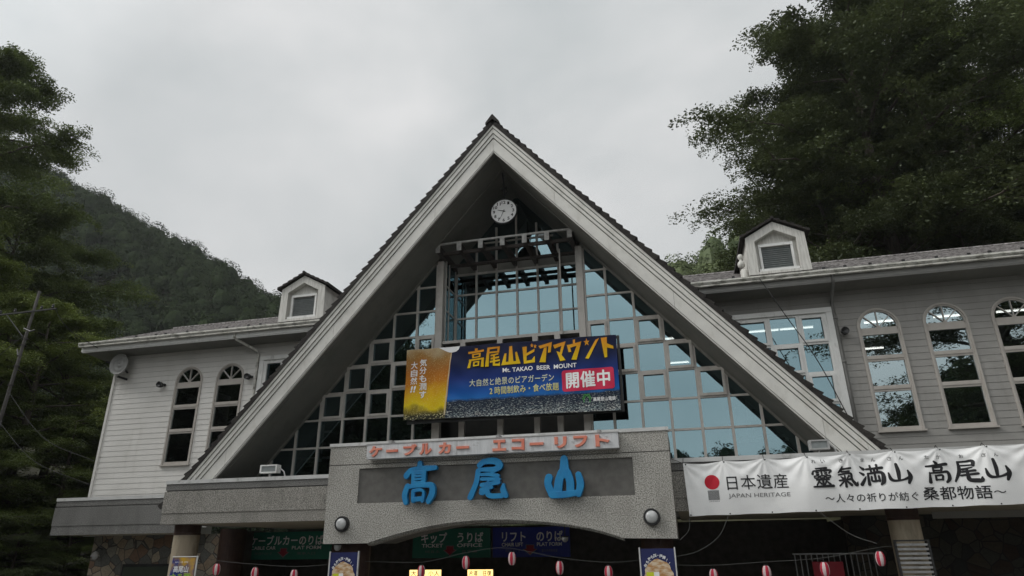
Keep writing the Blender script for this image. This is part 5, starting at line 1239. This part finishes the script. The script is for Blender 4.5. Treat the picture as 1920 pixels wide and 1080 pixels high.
def tree_proto(seed, H=20., Rr=6., base=.22, nlimb=26, nleaf=170, size=.12, top=.35, shape=.6, droop=.25, length=1.5, lift=.75, thick=1.25):
    """trunk, limbs and twigs as tubes; leaves set along every twig so the crown ends in leafy sprays with gaps between the boughs"""
    rng = np.random.default_rng(seed); g = G()
    bend = rng.normal(0, .25, 2)
    trunk = [(bend[0]*math.sin(t*3)*t, bend[1]*math.sin(t*2.3+1)*t, t*H*.93) for t in np.linspace(0, 1, 9)]
    tp = np.array(trunk); r0 = .018*H
    g.tube(trunk, [r0*(1-.93*k/8)+.01 for k in range(9)], 9)
    sp = []
    for i in range(nlimb):
        u = (i+.5)/nlimb; t = base+(.97-base)*u
        p0 = np.array([np.interp(t*H, tp[:, 2], tp[:, k]) for k in range(3)])
        az = i*2.4+rng.uniform(-.4, .4)
        env = Rr*(math.sin(math.pi*min(.98, top*.55+u*(1-top*.5)))**shape)*rng.uniform(.70, 1.0)
        rise = .10+lift*u+rng.uniform(-.1, .12); dirv = np.array([math.cos(az), math.sin(az), rise]); pts = []
        for k in range(6):
            q = k/5; pts.append(p0+np.array([dirv[0]*env*q, dirv[1]*env*q, env*(rise*q-.30*q*q)])+rng.normal(0, .10*q*env/5, 3))
        rl = max(.02, r0*.42*(1-.7*u)); g.tube([tuple(p) for p in pts], [rl*(1-.85*k/5) for k in range(6)], 5, cap=False)
        pts = np.array(pts); nb = 8 if env > Rr*.55 else 6
        for b in range(nb):
            q = rng.uniform(.2, .97) if b else .96; f = q*5; k = min(4, int(f)); p = pts[k]+(pts[k+1]-pts[k])*(f-k)
            a2 = az+rng.uniform(-1.25, 1.25)*(1 if b else .3); ln = env*rng.uniform(.16, .34)
            e_ = p+np.array([math.cos(a2)*ln, math.sin(a2)*ln, ln*rng.uniform(-.12, .45)])
            if b < 5: g.tube([tuple(p), tuple((p+e_)/2+np.array([0, 0, ln*.06])), tuple(e_)], [rl*.38, rl*.22, rl*.08], 4, cap=False)
            for j in range(5):
                c = p+(e_-p)*(.15+.85*j/4); a3 = a2+rng.uniform(-1.0, 1.0)*(1 if j < 4 else .25)
                sp.append((c[0], c[1], c[2], math.cos(a3), math.sin(a3), rng.uniform(-.25, .35), length*rng.uniform(.55, 1.15)*(.75+.25*Rr/6)))
    sp = np.array(sp); n = len(sp); cen = sp[:, None, 0:3]; d = sp[:, None, 3:6]; ln = sp[:, None, 6:7]
    side = np.stack([-sp[:, 4], sp[:, 3], 0*sp[:, 3]], 1)[:, None, :]
    t = rng.uniform(-.15, 1, (n, nleaf, 1))**1.0; wd = (.34*(1-.62*np.clip(t, 0, 1))+.03)*ln
    lat = np.clip(rng.normal(0, .6, (n, nleaf, 1)), -1.3, 1.3); ver = np.clip(rng.normal(0, .30, (n, nleaf, 1)), -.7, .7)
    zz = np.zeros((n, nleaf, 3)); zz[..., 2:3] = ver*wd*thick-droop*ln*np.clip(t, 0, 1)**2
    P = cen+d*t*ln+side*lat*wd+zz
    out = d*(.6+0*t)+side*np.sign(lat)*.7
    C = P.reshape(-1, 3); out = unit(out.reshape(-1, 3)); keep = rng.random(len(C)) < .97
    return g, quads_mesh('crown', leaves(C[keep], rng, size, out[keep], .5, .48))
PROTO = []
for args in (dict(seed=11, Rr=6.2, base=.18, nlimb=38, thick=1.5, length=1.35), dict(seed=23, Rr=5.2, base=.20, nlimb=36, top=.5, shape=.8, thick=1.3, length=1.35), dict(seed=37, Rr=7.2, base=.16, nlimb=26, shape=.5, droop=.32, lift=.55), dict(seed=51, Rr=6.0, base=.12, nlimb=32, top=.7, droop=.36, lift=.5, nleaf=150)):
    tg, cm_ = tree_proto(**args)
    tm = bpy.data.meshes.new('trunk'); tm.from_pydata(tg.v, [], tg.f); tm.materials.append(M['bark']); tm.polygons.foreach_set('use_smooth', [True]*len(tg.f)); tm.update()
    cm_.materials.append(FOL['deep']); PROTO.append((tm, cm_))
def tree(x, y, H, wide, proto, leaf, rot, label, group, z=None):
    z = max(h_left(x, y), h_right(x, y)) if z is None else z
    t = thing('broadleaf_tree', (x, y, z-.3), label, 'tree', group); sH = H/20.
    t.scale = (sH*wide, sH*wide, sH); t.rotation_euler = (0, 0, rot)
    tm, vs = PROTO[proto]; link('trunk', tm, t); c = link('crown', vs, t); c.material_slots[0].link = 'OBJECT'; c.material_slots[0].material = FOL[leaf]; return t
GL, GR, GB = 'trees left of the station', 'trees on the bank behind the right wing', 'trees around the plaza behind the viewer'
for a in (
    (-45.5, 9, 32, .92, 1, 'mid', .3, 'tallest dark tree at the left edge, its top against the sky', GL),
    (-55.5, 13, 30, 1.0, 0, 'mid', 1.9, 'dark tree filling the gap behind the tallest left tree', GL),
    (-44.6, 13, 20.5, 1.2, 0, 'mid', 2.4, 'yellow green tree below the tallest left tree, beside the far hill', GL),
    (-32.6, 7.0, 14.5, 1.25, 2, 'lime', .9, 'light green layered tree behind the utility pole, beside the eave', GL),
    (-38.5, 5.0, 17.5, 1.3, 3, 'lime', 3.2, 'mid green tree behind the crossarm of the utility pole', GL),
    (-28.8, 6.6, 9.8, 1.35, 3, 'mid', 4.0, 'low spreading tree against the left end of the station wall', GL),
    (-30.2, 3.0, 7.6, 1.5, 2, 'mid', 5.1, 'low dark layered tree in the lower left corner', GL),
    (-29.2, 9.8, 12.0, 1.1, 1, 'deep', 1.2, 'dark tree tucked behind the left wall corner', GL),
    (-35.5, 1.0, 10.5, 1.4, 3, 'lime', 2.2, 'layered tree at the left edge below the pole crossarm', GL),
    (-37.0, 8.5, 13.5, 1.35, 2, 'mid', 1.7, 'layered tree behind the utility pole, darker than the light green one', GL),
    (-33.0, 4.6, 8.8, 1.6, 0, 'mid', 2.9, 'dense low tree under the light green layered tree', GL),
    (-34.5, 10.5, 14.5, 1.2, 0, 'mid', 4.4, 'tree between the light green tree and the far hill', GL),
    (-26.9, 6.0, 6.0, 1.3, 1, 'mid', 3.7, 'small bushy tree touching the left wall corner', GL),
    (-30.5, .5, 5.6, 1.7, 0, 'deep', 2.0, 'low dark bushy tree at the bottom left corner', GL),
    (-27.6, 4.0, 4.6, 1.6, 2, 'deep', .4, 'small dark tree beside the left end of the side canopy', GL),
    (13.6, 20, 32, 1.12, 0, 'deep', 2.0, 'huge dark tree leaning towards the sky above the right dormer', GR),
    (9.6, 18.5, 20.0, .92, 2, 'deep', .6, 'dark tree directly behind the right dormer', GR),
    (11.6, 21.5, 24, 1.2, 1, 'deep', 1.1, 'dark tree filling the lower left of the huge right tree', GR),
    (15.5, 24, 31, .9, 2, 'deep', .8, 'dark crown at the top right of the huge tree', GR),
    (20.5, 23, 30, .95, 2, 'mid', 3.6, 'greener tall tree above the middle arched window of the right wing', GR),
    (16.0, 17.5, 17, 1.05, 3, 'deep', 5.0, 'low dark tree behind the roof right of the dormer', GR),
    (25.0, 19, 22, 1.1, 0, 'deep', .2, 'dark tree above the roof at the right edge', GR),
    (28.5, 26, 31, 1.0, 1, 'mid', 1.4, 'tall tree in the upper right corner', GR),
    (15.5, 28, 27, 1.0, 1, 'deep', 2.7, 'dark treetop behind the huge tree at the top of the bank', GR),
    (11.0, 24, 19, 1.0, 3, 'mid', 4.2, 'shaded tree seen through gaps in the huge right tree', GR),
    (22.0, 33, 28, 1.1, 0, 'deep', 3.9, 'dark treetop on the upper bank behind the greener tall tree', GR),
    (-38, -33, 37, 1.25, 0, 'deep', .5, 'dark tree standing left behind the viewer, reflected in the gable glass', GB),
    (-47, -31, 36, 1.3, 2, 'deep', 1.5, 'second dark tree left behind the viewer, reflected in the gable glass', GB),
    (-50, -26, 33, 1.35, 0, 'deep', 2.5, 'third dark tree left behind the viewer, reflected in the left wing windows', GB),
    (-58, -30, 32, 1.1, 2, 'deep', 3.5, 'outermost dark tree left behind the viewer, reflected in the left wing windows', GB),
    (-53, -42, 40, 1.4, 1, 'deep', 4.5, 'tall dark tree far left behind the viewer', GB),
    (27.5, -35, 36, 1.25, 0, 'deep', .9, 'dark tree right behind the viewer, reflected in the first right arched window', GB),
    (38, -30, 36, 1.3, 2, 'deep', 2.9, 'dark tree right behind the viewer, reflected in the middle right arched window', GB),
    (50, -33, 32, 1.1, 0, 'deep', 4.9, 'outermost dark tree right behind the viewer', GB),
    (27, -14, 29, .9, 1, 'deep', 1.0, 'unseen dark tree near the plaza edge, added to block sky light', GB),  # unseen, added to keep sky light off the right wing
    (26, -3, 27, .85, 3, 'deep', 2.1, 'unseen dark tree beyond the right wing, added to dim its wall', GB),  # out of view, put in to darken the right wing wall
    (33, -9, 33, .9, 0, 'deep', 3.1, 'unseen tall dark tree behind the plaza edge, added to block sky light', GB),  # added out of frame as a further sky blocker
    (-43, -40, 38, 1.3, 3, 'deep', 5.5, 'dark tree filling the gap left behind the viewer', GB),
    (-50, -38, 33, 1.2, 3, 'deep', .9, 'dark tree behind the left rear row of the plaza', GB),
): tree(*a)

def forest(name, f, x0, x1, y0, y1, n, cr, nl, size, matl, seed, keep=None):
    rng = np.random.default_rng(seed); Q = []
    k = 0; st = math.sqrt((x1-x0)*(y1-y0)/n)
    cells = [(x0+st*(i+.5), y0+st*(j+.5)) for i in range(int((x1-x0)/st)) for j in range(int((y1-y0)/st))]
    for gx, gy in cells:
        x, y = gx+rng.uniform(-.38, .38)*st, gy+rng.uniform(-.38, .38)*st; h = f(x, y)
        if h < 2.5: continue
        k += 1; r_ = cr*rng.uniform(.75, 1.25); zc = h+r_*rng.uniform(.6, 1.6)
        d = unit(rng.normal(0, 1, (nl, 3))+np.array([0, 0, .45]))
        lump = 1+.22*np.sin(d[:, 0:1]*5+k)+.18*np.sin(d[:, 2:3]*6+k*2)
        Q.append((np.array([x, y, zc])+d*np.array([r_, r_, r_*1.25])*lump*rng.uniform(.86, 1.05, (nl, 1)), d))
    body = []
    for a, b in Q:
        c = a.mean(0); rx = np.abs(a-c).max(0)*.45; th = np.linspace(0, 2*math.pi, 9); ph = np.linspace(-1.2, 1.45, 6)
        pt = np.array([[c+rx*np.array([math.cos(p)*math.cos(t), math.cos(p)*math.sin(t), math.sin(p)])*(1+.08*math.sin(3*t+c[0])+.06*math.cos(5*p+c[1])) for t in th] for p in ph])
        body.append(np.stack([pt[:-1, :-1], pt[:-1, 1:], pt[1:, 1:], pt[1:, :-1]], 2).reshape(-1, 4, 3))
    C = np.concatenate([a for a, b in Q]); D = np.concatenate([b for a, b in Q])
    n_ = len(C); nrm = unit(D+rng.normal(0, .3, (n_, 3))); t_ = unit(np.cross(nrm, rng.normal(0, 1, (n_, 3)))); b_ = np.cross(nrm, t_); sz = size*rng.uniform(.6, 1.4, (n_, 1))
    V = np.stack([C-t_*sz*.5, C+b_*sz*.32, C+t_*sz*.5, C-b_*sz*.32], 1)
    V = np.concatenate([V]+body)
    me = quads_mesh(name, V); me.materials.append(FOL[matl]); o = link(name, me); o['kind'] = 'stuff'; return o
forest('hillside_forest', h_far, -170, -30, 40, 112, 900, 2.6, 720, .46, 'far', 3)
forest('pale_forest', h_back, -24, 42, 40, 72, 170, 2.5, 640, .36, 'farpale', 4)
forest('bank_forest', h_west, -110, -25, -85, -36, 230, 3.2, 320, .9, 'far', 8)
forest('edge_forest', h_east, 22, 100, -85, -42, 240, 3.2, 320, .9, 'far', 9)
forest('distant_forest', h_south, -200, 160, -190, -84, 1100, 2.9, 260, .6, 'far', 5)

# ------------------------------------------------------------------ damp air
g = G(); g.box(-305, 305, -305, 305, -1, 152)
hm = bpy.data.materials.new('damp_air'); hm.use_nodes = True
n = hm.node_tree.nodes; n.clear(); o_ = n.new('ShaderNodeOutputMaterial'); v_ = n.new('ShaderNodeVolumePrincipled')
v_.inputs['Color'].default_value = (.86, .89, .90, 1); v_.inputs['Density'].default_value = .00028; v_.inputs['Anisotropy'].default_value = .2
hm.node_tree.links.new(v_.outputs[0], o_.inputs['Volume'])
tag(g.build('haze', hm), kind='stuff')
